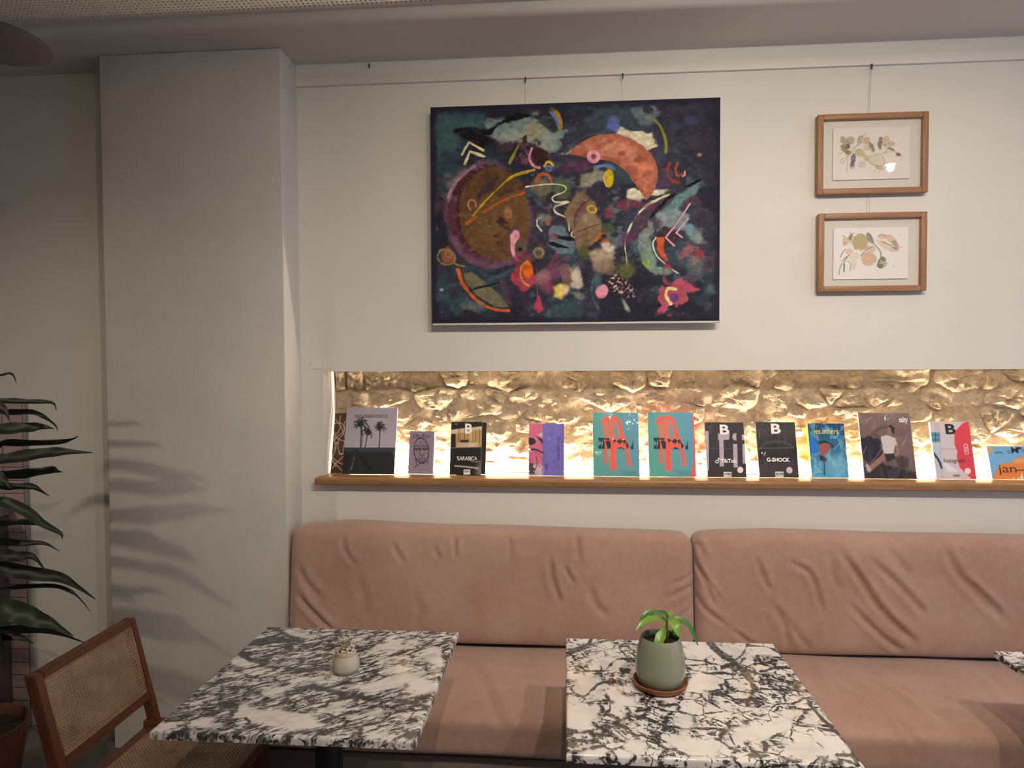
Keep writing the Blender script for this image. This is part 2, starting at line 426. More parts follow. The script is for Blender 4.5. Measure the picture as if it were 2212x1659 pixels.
_fontcache = {}
def text_vf(s, bold=0.0, shear=0.0, space=1.0):
    k = (s, bold, shear, space)
    if k not in _fontcache:
        cu = bpy.data.curves.new('lettering', 'FONT'); cu.body = s; cu.size = 1; cu.offset = bold; cu.shear = shear; cu.space_character = space
        cu.resolution_u = 3; cu.fill_mode = 'FRONT'
        ob = bpy.data.objects.new('lettering', cu); C.objects.link(ob)
        dg = bpy.context.evaluated_depsgraph_get(); me = bpy.data.meshes.new_from_object(ob.evaluated_get(dg))
        V = np.array([v.co[:] for v in me.vertices]); Fc = [tuple(p.vertices) for p in me.polygons]
        bpy.data.objects.remove(ob); bpy.data.curves.remove(cu); bpy.data.meshes.remove(me)
        V[:, 0] -= V[:, 0].min(); V[:, 1] -= V[:, 1].min(); V[:, 0] /= V[:, 0].max(); V[:, 1] /= V[:, 1].max()
        _fontcache[k] = (V, Fc)
    return _fontcache[k]
def lettering(s, x, z, w, h, mat, parent, y=-.0009, bold=0.0, shear=0.0, space=1.0, rot=0.0, arc=0.0):
    V, Fc = text_vf(s, bold, shear, space)
    X = V[:, 0]*w; Z = V[:, 1]*h
    if arc: Z = Z + arc*(1-(2*V[:, 0]-1)**2)
    c, n = math.cos(rot), math.sin(rot)
    Q = np.stack([x+X*c-Z*n, np.full(len(X), y), z+X*n+Z*c], -1)
    me = bpy.data.meshes.new('lettering'); me.from_pydata([tuple(q) for q in Q], [], Fc); me.materials.append(mat)
    return link(bpy.data.objects.new('lettering', me), parent)

# ------------------------------------------------------------------ the room's downlights (recessed in the ceiling over the tables), plus one added fill lamp
ZC, ZS, YS = 2.925, 2.888, -.346          # ceiling, soffit, soffit front
def downlight(x, y, target, watt, col, cone, blend, label, r=.032, z=ZC, rad=.03):
    t = thing('downlight', (x, y, z), label, 'downlight', 'ceiling downlights')
    lathe('trim_ring', [(.058, 0), (.060, -.004), (.050, -.007), (.040, -.004), (.038, 0)], x, y, z, M['rail'], t, 28)
    lathe('lens', [(r, -.001), (r, -.0035), (r*.9, -.0045), (0, -.0045)], x, y, z, M['lens'], t, 24)
    ld = bpy.data.lights.new('downlight_beam', 'SPOT'); ld.energy = watt; ld.color = col; ld.spot_size = math.radians(cone); ld.spot_blend = blend; ld.shadow_soft_size = rad
    lo = bpy.data.objects.new('downlight_beam', ld); C.objects.link(lo); lo.parent = t
    lo.location = (0, 0, -.026)
    d = Vector(target)-Vector((x, y, z-.03)); lo.rotation_euler = d.to_track_quat('-Z', 'Y').to_euler()
WARM = (1.0, .875, .735)
downlight(.10, -2.45, (-.2, -.15, .95), 62, WARM, 112, 1.0, 'round ceiling downlight nearest above the middle table', rad=.022)
downlight(.62, -2.34, (.6, -.15, .95), 84, WARM, 108, 1.0, 'round ceiling downlight second from the middle of the room', rad=.022)
downlight(1.22, -2.42, (1.2, -.15, .95), 82, WARM, 108, 1.0, 'round ceiling downlight third from the middle of the room', rad=.022)
downlight(2.15, -1.93, (1.7, -.2, .9), 24, WARM, 120, 1.0, 'round ceiling downlight mirrored in the upper framed picture', r=.030, rad=.020)
downlight(-3.55, -2.60, (-1.85, -.1, .85), 105, (1.0, .85, .68), 54, 1.0, 'round ceiling downlight near the tall leafy plant', rad=.09)
downlight(1.6, -3.6, (1.6, -4.3, .8), 110, WARM, 150, 1.0, 'unseen fill downlight added by the front wall behind the viewer')  # unseen fill lamp, added for warm bounce light in the room

# ------------------------------------------------------------------ structure
def structure(o): o['kind'] = 'structure'; return o
XL, XR = -4.0, 3.3
NX0, NX1, NZ0, NZ1, NY = -1.034, 2.55, 1.14, 1.587, .155
floor = structure(box('floor', XL, XR, -4.6, .3, -.06, 0, M['floor']))
bm = bmesh.new()
bx(bm, XL, XR, 0, .30, 0, 1.107); bx(bm, XL, XR, 0, .30, NZ1, 2.95)
bx(bm, XL, NX0, 0, .30, 1.107, NZ1); bx(bm, NX1, XR, 0, .30, 1.107, NZ1)
structure(bmobj('wall_back', bm, M['wall']))
structure(box('wall_left', XL-.1, XL, -4.6, .3, 0, 2.95, M['wall']))
structure(box('wall_front', XL, XR, -4.72, -4.6, 0, 2.95, plain('brown_counter_wall', (.46, .39, .32, 1), .7)))
# right wall with two tall windows (out of view; the cool daylight on the pillar comes from them)
bm = bmesh.new()
WINS = ((-3.9, -2.4), (-2.1, -.55)); WZ0, WZ1 = .35, 2.65
bx(bm, XR, XR+.12, -4.6, .3, 0, WZ0); bx(bm, XR, XR+.12, -4.6, .3, WZ1, 2.95)
for a, b in ((-4.6, -3.9), (-2.4, -2.1), (-.55, .3)): bx(bm, XR, XR+.12, a, b, WZ0, WZ1)
structure(bmobj('wall_right', bm, M['wall']))
for k_, (a, b) in enumerate(WINS):
    wf = structure(box('window_%d' % (k_+1), XR+.03, XR+.08, a, a+.04, WZ0, WZ1, M['black']))
    for nm, q in (('frame_bar', (b-.04, b, WZ0, WZ1)), ('frame_bar', (a+.04, b-.04, WZ0, WZ0+.04)), ('frame_bar', (a+.04, b-.04, WZ1-.04, WZ1)), ('frame_bar', ((a+b)/2-.02, (a+b)/2+.02, WZ0+.04, WZ1-.04))):
        box(nm, XR+.03, XR+.08, q[0], q[1], q[2], q[3], M['black'], wf)
    ld = bpy.data.lights.new('window_portal', 'AREA'); ld.shape = 'RECTANGLE'; ld.size = b-a; ld.size_y = WZ1-WZ0; ld.cycles.is_portal = True
    lo = bpy.data.objects.new('window_portal', ld); C.objects.link(lo); lo.location = (XR+.1, (a+b)/2, (WZ0+WZ1)/2); lo.rotation_euler = (0, math.radians(90), 0)
    lo.rotation_euler = Vector((-1, 0, 0)).to_track_quat('-Z', 'Y').to_euler(); lo.parent = wf; lo.matrix_parent_inverse = Matrix.Identity(4)
pil = structure(box('wall_pillar', -1.901, -1.133, -.158, 0, 0, ZS, M['pillar'], bev=.006, seg=3))
# soffit with a rounded nose
prof = [(.3, ZS)] + [(YS+.035+.035*math.sin(-a), ZS+.035-.035*math.cos(a)) for a in np.linspace(0, math.pi/2, 8)] + [(YS, ZC+.05), (.3, ZC+.05)]
V = [(XL, y, z) for y, z in prof]+[(XR, y, z) for y, z in prof]; k = len(prof)
Fc = [(i, (i+1) % k, k+(i+1) % k, k+i) for i in range(k)]+[tuple(range(k)), tuple(range(k, 2*k))]
structure(mk('ceiling_soffit', V, Fc, M['ceiling'], smooth=True, auto=50))
# ceiling: plain board with a perforated strip
YH0 = YS-.028; PIT = .0178; NPX, NPY = 150, 16; PX0 = -2.75; YH1 = YH0-NPY*PIT; PX1 = PX0+NPX*PIT
bm = bmesh.new()
for a in ((XL, XR, YH0, YS, ), (XL, PX0, YH1, YH0), (PX1, XR, YH1, YH0), (XL, XR, -4.6, YH1)):
    bx(bm, a[0], a[1], a[2], a[3], ZC, ZC+.012)
ceil = structure(bmobj('ceiling', bm, M['ceiling']))
V = []; Fc = []; rh = .0052
cell = []
sq = [(-1, -1), (0, -1), (1, -1), (1, 0), (1, 1), (0, 1), (-1, 1), (-1, 0)]
for i in range(NPX):
    for j in range(NPY):
        cx, cy = PX0+(i+.5)*PIT, YH1+(j+.5)*PIT; b = len(V)
        V += [(cx+p*PIT/2, cy+q*PIT/2, ZC) for p, q in sq]
        an = [math.atan2(q, p) for p, q in sq]
        V += [(cx+rh*math.cos(t), cy+rh*math.sin(t), ZC) for t in an]
        V += [(cx+rh*math.cos(t), cy+rh*math.sin(t), ZC+.012) for t in an]
        for k in range(8):
            k2 = (k+1) % 8
            Fc += [(b+k, b+k2, b+8+k2, b+8+k), (b+8+k, b+8+k2, b+16+k2, b+16+k)]
me = bpy.data.meshes.new('perforated_board'); me.from_pydata(V, [], Fc); me.materials.append(M['perf'])
pb = link(bpy.data.objects.new('perforated_board', me), ceil); pb['kind'] = 'stuff'
box('ceiling_void', PX0-.02, PX1+.02, YH1-.02, YH0+.02, ZC+.013, ZC+.07, M['void'], ceil)
# picture rail
bm = bmesh.new(); bx(bm, -1.133, XR, -.014, 0, 2.792, 2.832, .003); structure(bmobj('trim_1', bm, M['rail'], smooth=True, auto=40))

# shelf board
def shelf():
    r0 = .011; pts = [(.16, 1.108), (-.052+.004, 1.108), (-.052, 1.112)]
    pts += [(-.052+r0-r0*math.cos(a), 1.14-r0+r0*math.sin(a)) for a in np.linspace(0, math.pi/2, 6)]
    pts += [(.16, 1.14)]
    x0, x1 = -1.062, 2.52; V = []; Fc = []; k = len(pts); r = .014
    rings = []
    for t in np.linspace(0, math.pi/2, 6): rings.append((x0+r-r*math.sin(t)*1.0, t))
    xs = [x0, x0+.004, x0+.010, x0+.02, x1]; ins = [.012, .005, .0015, 0, 0]
    for x, d in zip(xs, ins):
        for (y, z) in pts:
            yy = max(y, -.052+d); zz = z-d if z > 1.125 and y < 0 else z
            V.append((x, yy, zz))
    for i in range(len(xs)-1):
        for j in range(k): Fc.append((i*k+j, i*k+(j+1) % k, (i+1)*k+(j+1) % k, (i+1)*k+j))
    Fc += [tuple(range(k)), tuple((len(xs)-1)*k+j for j in range(k))]
    o = mk('shelf_board', V, Fc, M['oak_x'], smooth=True, auto=45)
    # the end left of the niche sits in front of the wall: trim it there
    bm = bmesh.new(); bm.from_mesh(o.data)
    bm.to_mesh(o.data); bm.free()
    return tag(o, 'long oak shelf board with rounded front edge below the lit niche', 'shelf')
shelf()

# niche back wall of rubble stones
gx = np.linspace(NX0-.01, NX1, 420); gz = np.linspace(1.10, NZ1+.02, 62); V = []; Fc = []
for z in gz:
    for x in gx:
        q = mnoise.fractal((x*9, 1.7, z*11), 1.0, 2.0, 5)
        V.append((x, NY+.000+.012*q, z))
nx = len(gx)
for j in range(len(gz)-1):
    for i in range(nx-1): Fc.append((j*nx+i, j*nx+i+1, (j+1)*nx+i+1, (j+1)*nx+i))
niche = structure(mk('wall_niche', V, Fc, M['mortar'], smooth=True))
seeds = []
zrow = 1.125; row = 0
while zrow < 1.60:
    hgt = random.uniform(.062, .105); x = NX0-.08+random.uniform(0, .1)
    while x < NX1-.05:
        wd = random.choice((.07, .09, .12, .15, .19, .23))*random.uniform(.85, 1.15)
        seeds.append((x+wd/2, zrow+hgt/2+random.uniform(-.022, .022), wd)); x += wd
    zrow += hgt; row += 1
AN = 1.55
def clip(poly, nx_, nz_, c):
    out = []
    for i in range(len(poly)):
        a, b = poly[i], poly[(i+1) % len(poly)]
        da, db = a[0]*nx_+a[1]*nz_-c, b[0]*nx_+b[1]*nz_-c
        if da <= 0: out.append(a)
        if da*db < 0: t = da/(da-db); out.append((a[0]+t*(b[0]-a[0]), a[1]+t*(b[1]-a[1])))
    return out
for si, (sx, sz, wd) in enumerate(seeds):
    poly = [(sx-.3, sz*AN-.3), (sx+.3, sz*AN-.3), (sx+.3, sz*AN+.3), (sx-.3, sz*AN+.3)]
    for sj, (tx, tz, wd2) in enumerate(seeds):
        if sj == si or abs(tx-sx) > .6: continue
        ex, ez = tx-sx, (tz-sz)*AN; L2 = ex*ex+ez*ez
        f = .5 + .25*(wd**2-wd2**2)/L2*.5
        f = min(max(f, .3), .7)
        poly = clip(poly, ex, ez, ex*(sx+ex*f)+ez*(sz*AN+ez*f))
        if len(poly) < 3: break
    if len(poly) < 3: continue
    poly = [(a, b/AN) for a, b in poly]
    poly = clip(poly, -1, 0, -(NX0+.002)); poly = clip(poly, 0, -1, -1.105) if poly else poly
    if poly: poly = clip(poly, 0, 1, NZ1+.015)
    if len(poly) < 3: continue
    cx = sum(a for a, b in poly)/len(poly); cz = sum(b for a, b in poly)/len(poly)
    edge = []
    for i in range(len(poly)):
        a, b = np.array(poly[i]), np.array(poly[(i+1) % len(poly)]); k = max(2, int(np.linalg.norm(b-a)/.0085))
        for t in range(k): edge.append(a+(b-a)*t/k)
    edge = [.25*edge[i-1]+.5*edge[i]+.25*edge[(i+1) % len(edge)] for i in range(len(edge))]
    edge = [.25*edge[i-1]+.5*edge[i]+.25*edge[(i+1) % len(edge)] for i in range(len(edge))]
    ne = len(edge); V = []; Fc = []; hh = random.uniform(.008, .030); tx, tz = random.uniform(-.14, .14), random.uniform(-.25, .2)
    for s_ in (1.0, .96, .90, .80, .66, .50, .34, .17):
        for (ex, ez) in edge:
            gap = .0005+.003*mnoise.noise((ex*40, ez*40, 3))
            L = math.hypot(ex-cx, ez-cz)+1e-6; sc = s_*(1-gap/L)
            x, z = cx+(ex-cx)*sc, cz+(ez-cz)*sc
            prof_ = (1-s_**7)**.75
            d = hh*prof_ + prof_*((x-cx)*tx+(z-cz)*tz) + prof_*(.010*mnoise.fractal((x*20, si*3.1, z*28), .8, 2.1, 5)+.009*(.5-abs(mnoise.noise((x*34+9, si*1.7, z*52)))))
            x += .004*mnoise.noise((x*60, z*60, 1)); z += .004*mnoise.noise((x*60, z*60, 9))
            V.append((x, NY+.014-d, z))
    nr = 8
    for r_ in range(nr-1):
        for i in range(ne): Fc.append((r_*ne+i, r_*ne+(i+1) % ne, (r_+1)*ne+(i+1) % ne, (r_+1)*ne+i))
    V.append((cx, NY+.014-hh-.004, cz))
    for i in range(ne): Fc.append(((nr-1)*ne+i, (nr-1)*ne+(i+1) % ne, nr*ne))
    V = [(max(v[0], NX0+.001), v[1], min(v[2], NZ1+.012)) for v in V]
    mk('stone', V, Fc, M['stone'], niche, smooth=True, auto=24)
# warm LED strip lying along the back of the shelf
led = thing('led_strip', (0, .125, 1.141), 'glowing warm light strip lying along the back of the oak shelf', 'light strip')
box('channel', NX0+.06, NX1-.05,   .118, .132, 1.1405, 1.1445, M['rail'], led)
box('diffuser', NX0+.062, NX1-.052, .120, .130, 1.1446, 1.1468, M['led'], led)

# tiled wainscot behind the plant
tx1 = -2.386
tp = structure(box('wall_tile_panel', -3.2, tx1-.012, -.008, 0, 0, 1.462, M['grout']))
box('edge_trim', tx1-.012, tx1, -.014, 0, 0, 1.466, plain('grey_tile_trim', (.36, .33, .33, 1), .4), tp, .002)
bm0 = bmesh.new(); bx(bm0, -.0965, .0965, -.006, 0, -.0275, .0275, .0025, 1)
tme = bpy.data.meshes.new('tile'); bm0.to_mesh(tme); bm0.free(); tme.materials.append(M['tile'])
th_ = bpy.data.meshes.new('tile')
bm0 = bmesh.new(); bx(bm0, -.0465, .0465, -.006, 0, -.0275, .0275, .0025, 1); bm0.to_mesh(th_); bm0.free(); th_.materials.append(M['tile'])
for r_ in range(25):
    z = 1.458-.0295-r_*.0585
    if z < .03: break
    right = tx1-.0145
    if r_ % 2:
        o = bpy.data.objects.new('tile', th_); o.location = (right-.048, -.008, z); link(o, tp); right -= .0985
    for c_ in range(3):
        o = bpy.data.objects.new('tile', tme); o.location = (right-.098-c_*.1985, -.008, z); link(o, tp)
# low dark cabinet cut by the left edge of the picture
cab = thing('cabinet', (-2.72, -.12, 0), 'low dark cabinet with speckled grey top behind the tall plant', 'cabinet')
box('body', -3.0, -2.475, -.24, -.016, .05, .955, M['cabinet'], cab, .004)
box('top', -3.01, -2.462, -.255, -.016, .956, .992, M['cabtop'], cab, .004)
box('plinth', -2.98, -2.49, -.22, -.016, 0, .05, M['black'], cab)

# dome lamp at the top left corner
dx, dy, dz = -1.622, -1.0, 2.530
pd = thing('pendant_lamp', (dx, dy, dz), 'dim grey domed pendant lamp cut by the top left corner', 'lamp')
lathe('shade', [(.146, 0), (.150, .003), (.147, .010), (.130, .020), (.095, .030), (.05, .036), (.018, .038), (.018, .035), (.05, .032), (.093, .026), (.126, .016), (.142, .007)], dx, dy, dz, M['lamp_grey'], pd, 40)
lathe('holder', [(.016, .036), (.016, .085), (.008, .095), (.003, .095)], dx, dy, dz, M['black'], pd, 16)
tube('cord', [(dx, dy, dz+.09), (dx, dy, ZC-.002)], .0025, M['black'], pd)

# ------------------------------------------------------------------ bench: base, seats, backs
def fold_disp(A, B, folds):
    D = np.zeros(A.shape)
    for pts, wd, amp in folds:
        p = np.array(catmull(pts, 5)); best = np.full(A.shape, 1e9); sg = np.zeros(A.shape); tt = np.zeros(A.shape)
        n_ = len(p)-1
        for i in range(n_):
            x0, y0 = p[i]; x1, y1 = p[i+1]; dx_, dy_ = x1-x0, y1-y0; L = dx_*dx_+dy_*dy_+1e-12
            t = np.clip(((A-x0)*dx_+(B-y0)*dy_)/L, 0, 1); ex, ey = A-x0-t*dx_, B-y0-t*dy_; d2 = ex*ex+ey*ey
            u = d2 < best; best = np.where(u, d2, best); sg = np.where(u, np.sign(dx_*ey-dy_*ex), sg); tt = np.where(u, (i+t)/n_, tt)
        d = np.sqrt(best); fade = np.clip(np.sin(np.pi*np.clip(tt*.96+.02, 0, 1))*1.6, 0, 1)
        sd = d*sg
        D += 1.35*amp*fade*(-np.exp(-(d/wd)**2) + .75*np.exp(-((sd-1.7*wd)/(1.3*wd))**2) + .45*np.exp(-((sd+1.7*wd)/(1.2*wd))**2))
    return D
def cushion(name, x0, x1, cy, cz, hy, hz, ny_, label, group, folds=(), front='y', shear=0.0, nx=230, npf=130, endr=.045, seed=0, sag=None, expn=4.5):
    th = np.linspace(0, 2*np.pi, 4000); n_ = expn
    a = np.sign(np.cos(th))*np.abs(np.cos(th))**(2/n_)*hy; b = np.sign(np.sin(th))*np.abs(np.sin(th))**(2/n_)*hz
    s = np.concatenate([[0], np.cumsum(np.hypot(np.diff(a), np.diff(b)))]); q = np.linspace(0, s[-1], npf, endpoint=False)
    pa, pb = np.interp(q, s, a), np.interp(q, s, b)
    na, nb = np.roll(pb, -1)-np.roll(pb, 1), -(np.roll(pa, -1)-np.roll(pa, 1)); L = np.hypot(na, nb); na /= L; nb /= L
    L_ = x1-x0
    t = np.concatenate([endr*(1-np.cos(np.linspace(0, np.pi/2, 10)[:-1])), np.linspace(endr, L_-endr, nx), L_-endr*(1-np.cos(np.linspace(np.pi/2, 0, 10)[1:]))])
    dend = np.minimum(t, L_-t); ins = np.where(dend < endr, endr-np.sqrt(np.maximum(0, endr**2-(endr-dend)**2)), 0)*.8
    X = np.repeat((x0+t)[:, None], npf, 1)
    A = pa[None, :]-na[None, :]*ins[:, None]; B = pb[None, :]-nb[None, :]*ins[:, None]
    Yw = cy+A; Zw = cz+B
    bul = np.zeros_like(X)
    for i in range(X.shape[0]):
        for j in range(0, npf):
            pass
        break
    r = np.random.default_rng(seed)
    for k in range(9):
        fx, fz, ph, ph2 = r.uniform(2, 11), r.uniform(2, 9), r.uniform(0, 6.3), r.uniform(0, 6.3)
        bul += .0016*np.sin(fx*X+ph+fz*(Zw+Yw)*.7)*np.cos(fz*(Zw-Yw)+ph2)
    if folds:
        if front == 'y': D = fold_disp(X, Zw+0*Yw, folds)*np.clip(-na[None, :]*1.6, 0, 1)
        else: D = fold_disp(X, Yw, folds)*np.clip(nb[None, :]*1.6, 0, 1)
        bul += D
    Yw = Yw+na[None, :]*bul+shear*(Zw-cz); Zw = Zw+nb[None, :]*bul
    if sag is not None: Zw = Zw + np.interp(X[:, 0], *sag)[:, None]*np.clip((B/hz+1)/2, 0, 1)
    V = np.stack([X, Yw, Zw], -1).reshape(-1, 3); nt = X.shape[0]; Fc = []
    for i in range(nt-1):
        for j in range(npf): Fc.append((i*npf+j, i*npf+(j+1) % npf, (i+1)*npf+(j+1) % npf, (i+1)*npf+j))
    Fc += [tuple(range(npf)), tuple((nt-1)*npf+j for j in range(npf))]
    o = mk(name, V, Fc, M['fabric'], None, smooth=True)
    return tag(o, label, 'cushion', group)
def fpx(pts, o, sc, y=-.19): return [tuple(P(o[0]+a/sc, o[1]+b/sc, y)[[0, 2]]) for a, b in pts]
oA, sA = (600, 1080), 2.328; oB, sB = (1450, 1100), 2.903
fl = [([(330, 190), (335, 260), (400, 340)], .012, .0040), ([(570, 230), (600, 270), (640, 330)], .012, .0040),
      ([(105, 470), (190, 560), (300, 660)], .012, .0090), ([(100, 330), (150, 420), (230, 500)], .014, .0050), ([(880, 190), (888, 230), (890, 290)], .010, .0045),
      ([(780, 240), (800, 280), (810, 300)], .012, .004), ([(1370, 290), (1380, 390), (1420, 510)], .012, .0075), ([(1440, 330), (1460, 370), (1490, 420)], .010, .0055),
      ([(1500, 180), (1508, 240), (1512, 320)], .012, .0045), ([(1160, 190), (1165, 240), (1160, 300)], .012, .003),
      ([(2095, 350), (2040, 390), (1980, 420)], .008, .0060), ([(2090, 420), (2030, 450), (1950, 490)], .009, .0060), ([(2085, 520), (2040, 560), (1980, 610)], .008, .0055),
      ([(700, 480), (720, 560), (700, 640)], .02, .003), ([(1560, 420), (1600, 520), (1660, 570)], .016, .0045), ([(400, 380), (440, 480), (430, 560)], .02, .003)]
fr_ = [([(120, 240), (190, 400), (270, 590)], .009, .0075), ([(115, 460), (200, 600), (340, 720)], .010, .0060), ([(150, 330), (250, 470), (300, 560)], .008, .0050),
       ([(160, 210), (190, 230), (200, 280)], .010, .0045), ([(530, 290), (570, 420), (620, 520)], .011, .0060), ([(740, 340), (860, 400), (910, 520), (940, 650)], .011, .0070),
       ([(1050, 250), (1180, 430), (1280, 590), (1420, 740), (1520, 820)], .013, .0115), ([(1240, 300), (1400, 450), (1520, 580), (1580, 650)], .013, .0065),
       ([(1110, 590), (1300, 780), (1440, 880)], .012, .0080), ([(1730, 230), (1800, 400), (1920, 540), (2090, 700)], .014, .0085), ([(620, 580), (690, 700), (720, 850)], .014, .0065),
       ([(1840, 430), (1940, 520), (2060, 640)], .010, .0060), ([(380, 740), (450, 800), (520, 840)], .010, .0055), ([(1000, 250), (1010, 400), (1060, 520)], .016, .0040),
       ([(700, 650), (780, 780), (860, 860)], .014, .004), ([(1350, 230), (1440, 330), (1500, 420)], .015, .0035)]
fl = [(fpx(p, oA, sA), w_, a_) for p, w_, a_ in fl]; fr_ = [(fpx(p, oB, sB), w_, a_) for p, w_, a_ in fr_]
cushion('back_cushion', -1.118, .497, -.125, .727, .078, .226, 0, 'long pink linen back cushion beside the pillar behind the grey streaked table', 'pink bench cushions', fl, 'y', .10, seed=1,
        sag=([-1.2, -1.06, -.9, -.4, .2, .42, .5], [-.010, .004, .012, .004, -.002, -.008, -.018]))
cushion('back_cushion', .501, 2.35, -.125, .727, .078, .226, 0, 'wrinkled pink linen back cushion right of the seam below the framed pictures', 'pink bench cushions', fr_, 'y', .10, seed=2,
        sag=([.5, .6, .8, 1.2, 2.3], [-.014, -.002, .006, -.004, -.004]))
def fpz(pts, o, sc, z=.495): return [tuple(PZ(o[0]+a/sc, o[1]+b/sc, z)[[0, 1]]) for a, b in pts]
fs1 = [(fpz([(1150, 1020), (1300, 1080), (1450, 1165), (1560, 1255), (1680, 1340)], oB, sB), .016, -.0075), (fpz([(1030, 1070), (1120, 1140), (1230, 1190)], oB, sB), .014, -.005),
       (fpz([(1650, 1130), (1800, 1190), (1950, 1230)], oB, sB), .016, -.005), (fpz([(1450, 1330), (1500, 1390), (1580, 1450)], oB, sB), .014, .005), (fpz([(880, 960), (900, 1100), (1000, 1200)], oB, sB), .02, .004),
       (fpz([(1900, 1010), (1990, 1090), (2080, 1200)], oB, sB), .016, -.004)]
oC, sC = (900, 1380), 5.947
fs0 = [(fpz([(900, 600), (980, 850), (1120, 1100)], oC, sC), .02, .004), (fpz([(800, 1200), (900, 1270), (950, 1330)], oC, sC), .014, .005), (fpz([(1280, 1200), (1240, 1290), (1200, 1340)], oC, sC), .014, .005), (fpz([(700, 300), (780, 420), (860, 620)], oC, sC), .02, .003)]
cushion('seat_cushion', -1.118, .497, -.430, .425, .300, .072, 0, 'pink linen bench seat cushion behind the grey streaked table', 'pink bench cushions', fs0, 'z', 0, seed=3, expn=6.5)
cushion('seat_cushion', .501, 2.35, -.430, .425, .300, .072, 0, 'creased pink linen bench seat cushion right of the green pot table', 'pink bench cushions', fs1, 'z', 0, seed=4, expn=6.5)
bb = thing('bench_base', (.6, -.35, 0), 'dark bench base box below the pink seat cushions', 'bench')
box('body', -1.12, 2.36, -.690, -.004, .06, .343, M['darkbase'], bb, .004)
box('plinth', -1.10, 2.34, -.640, -.02, 0, .06, M['black'], bb)

# ------------------------------------------------------------------ marble tables
TZ, TS = .75, .64
def table(x, y, matname, label, ras, n=220):
    """x, y = far left corner"""
    t = thing('marble_table', (x+TS/2, y-TS/2, 0), label, 'table', 'square marble cafe tables')
    r = .006; drop = .014; flat = TS/2-r; arc = r*math.pi/2; tot = flat+arc+drop
    s_ = np.concatenate([[-tot, -(flat+arc), -(flat+arc*.66), -(flat+arc*.33)], np.linspace(-flat, flat, n), [flat+arc*.33, flat+arc*.66, flat+arc, tot]])
    def f1(s):
        a = np.abs(s); over = np.clip((a-flat)/r, 0, math.pi/2)
        pos = np.sign(s)*(np.minimum(a, flat)+r*np.sin(over)); dz = r*(1-np.cos(over))+np.maximum(0, a-flat-arc); return pos, dz
    p, dz = f1(s_); N_ = len(s_)
    X, Y = np.meshgrid(p, p[::-1]); DX, DY = np.meshgrid(dz, dz[::-1]); Z = TZ-np.maximum(DX, DY)
    # round the plan corners a little
    V = np.stack([X, Y, Z], -1).reshape(-1, 3); idx = np.arange(N_*N_).reshape(N_, N_)
    q = np.stack([idx[1:, :-1], idx[1:, 1:], idx[:-1, 1:], idx[:-1, :-1]], -1).reshape(-1, 4)
    me = bpy.data.meshes.new('marble_top')
    bott = list(idx[0, :])+list(idx[1:, -1])+list(idx[-1, ::-1][1:])+list(idx[::-1, 0][1:-1])
    me.vertices.add(N_*N_); me.vertices.foreach_set('co', V.reshape(-1).astype(np.float32))
    li = np.concatenate([q.reshape(-1), np.array(bott)]); me.loops.add(len(li)); me.loops.foreach_set('vertex_index', li.astype(np.int32))
    me.polygons.add(len(q)+1); me.polygons.foreach_set('loop_start', np.append(np.arange(len(q))*4, len(q)*4).astype(np.int32)); me.update(calc_edges=True)
    at = me.color_attributes.new('vein', 'FLOAT_COLOR', 'POINT')
    c = np.ones((N_, N_, 4), np.float32); im = ras.img/255.0
    iu = np.clip(np.round((p+TS/2)/TS*(ras.nx-1)).astype(int), 0, ras.nx-1); iv = np.clip(np.round((TS/2-p[::-1])/TS*(ras.ny-1)).astype(int), 0, ras.ny-1)
    c[..., :3] = im[np.ix_(iv, iu)]; at.data.foreach_set('color', c.reshape(-1))
    me.validate(); me.shade_smooth(); me.set_sharp_from_angle(angle=math.radians(60)); me.materials.append(M[matname])
    o = link(bpy.data.objects.new('marble_top', me), t)
    cx, cy = x+TS/2, y-TS/2
    box('mounting_plate', cx-.16, cx+.16, cy-.16, cy+.16, TZ-.031, TZ-.0205, M['black'], t, .002)
    lathe('column', [(.038, .014), (.038, TZ-.032)], cx, cy, 0, M['black'], t, 32)
    lathe('foot_plate', [(.21, 0), (.21, .008), (.205, .012), (.04, .015), (.0, .015)], cx, cy, 0, M['black'], t, 40)
    return t
def vein(r, pts, w, k=255, rough=6, soft=5, seed=2, a=1.0):
    im = r.img.copy(); r.line(pts, w, (255, 0, 0), soft=soft, rough=rough, seed=seed, a=a)
    im2 = r.img; r.img = np.stack([np.maximum(im[..., 0], im2[..., 0]*k/255), im[..., 1], im[..., 2]], -1)
def zone(r, ch, cx, cy, rx, ry, val, rot=0, soft=30, rough=14, seed=4):
    im = r.img.copy(); r.ell(cx, cy, rx, ry, (val,)*3, rot, soft=soft, rough=rough, seed=seed); k = r.img[..., ch].copy(); r.img = im; r.img[..., ch] = k
NV = 260
r2 = Ras(NV, NV, ((72, 247), (1490, 283), (2105, 1120), (80, 1045)), (0, 128, 0))
for z_ in ((225, 565, 95, 62), (160, 790, 135, 78), (480, 685, 78, 40), (430, 445, 62, 40), (1010, 545, 90, 70), (1230, 330, 150, 40), (1000, 330, 110, 60), (1330, 900, 140, 50), (1000, 1000, 110, 60), (1850, 975, 130, 80), (840, 960, 70, 45), (540, 990, 70, 50), (1690, 1010, 120, 60), (1560, 830, 60, 50), (1420, 330, 110, 40), (1780, 800, 70, 40), (900, 820, 60, 40), (330, 400, 90, 30), (310, 640, 80, 26), (520, 590, 80, 30)):
    zone(r2, 2, *z_, 235)
for z_ in ((400, 560, 120, 60), (1500, 560, 160, 60), (1500, 680, 150, 60), (620, 880, 260, 90), (250, 960, 160, 60), (1150, 860, 150, 60), (500, 340, 90, 40), (1700, 450, 100, 40)):
    zone(r2, 1, *z_, 205)
for z_ in ((1000, 380, 200, 80), (1800, 930, 160, 120), (1250, 960, 200, 60)): zone(r2, 1, *z_, 60)
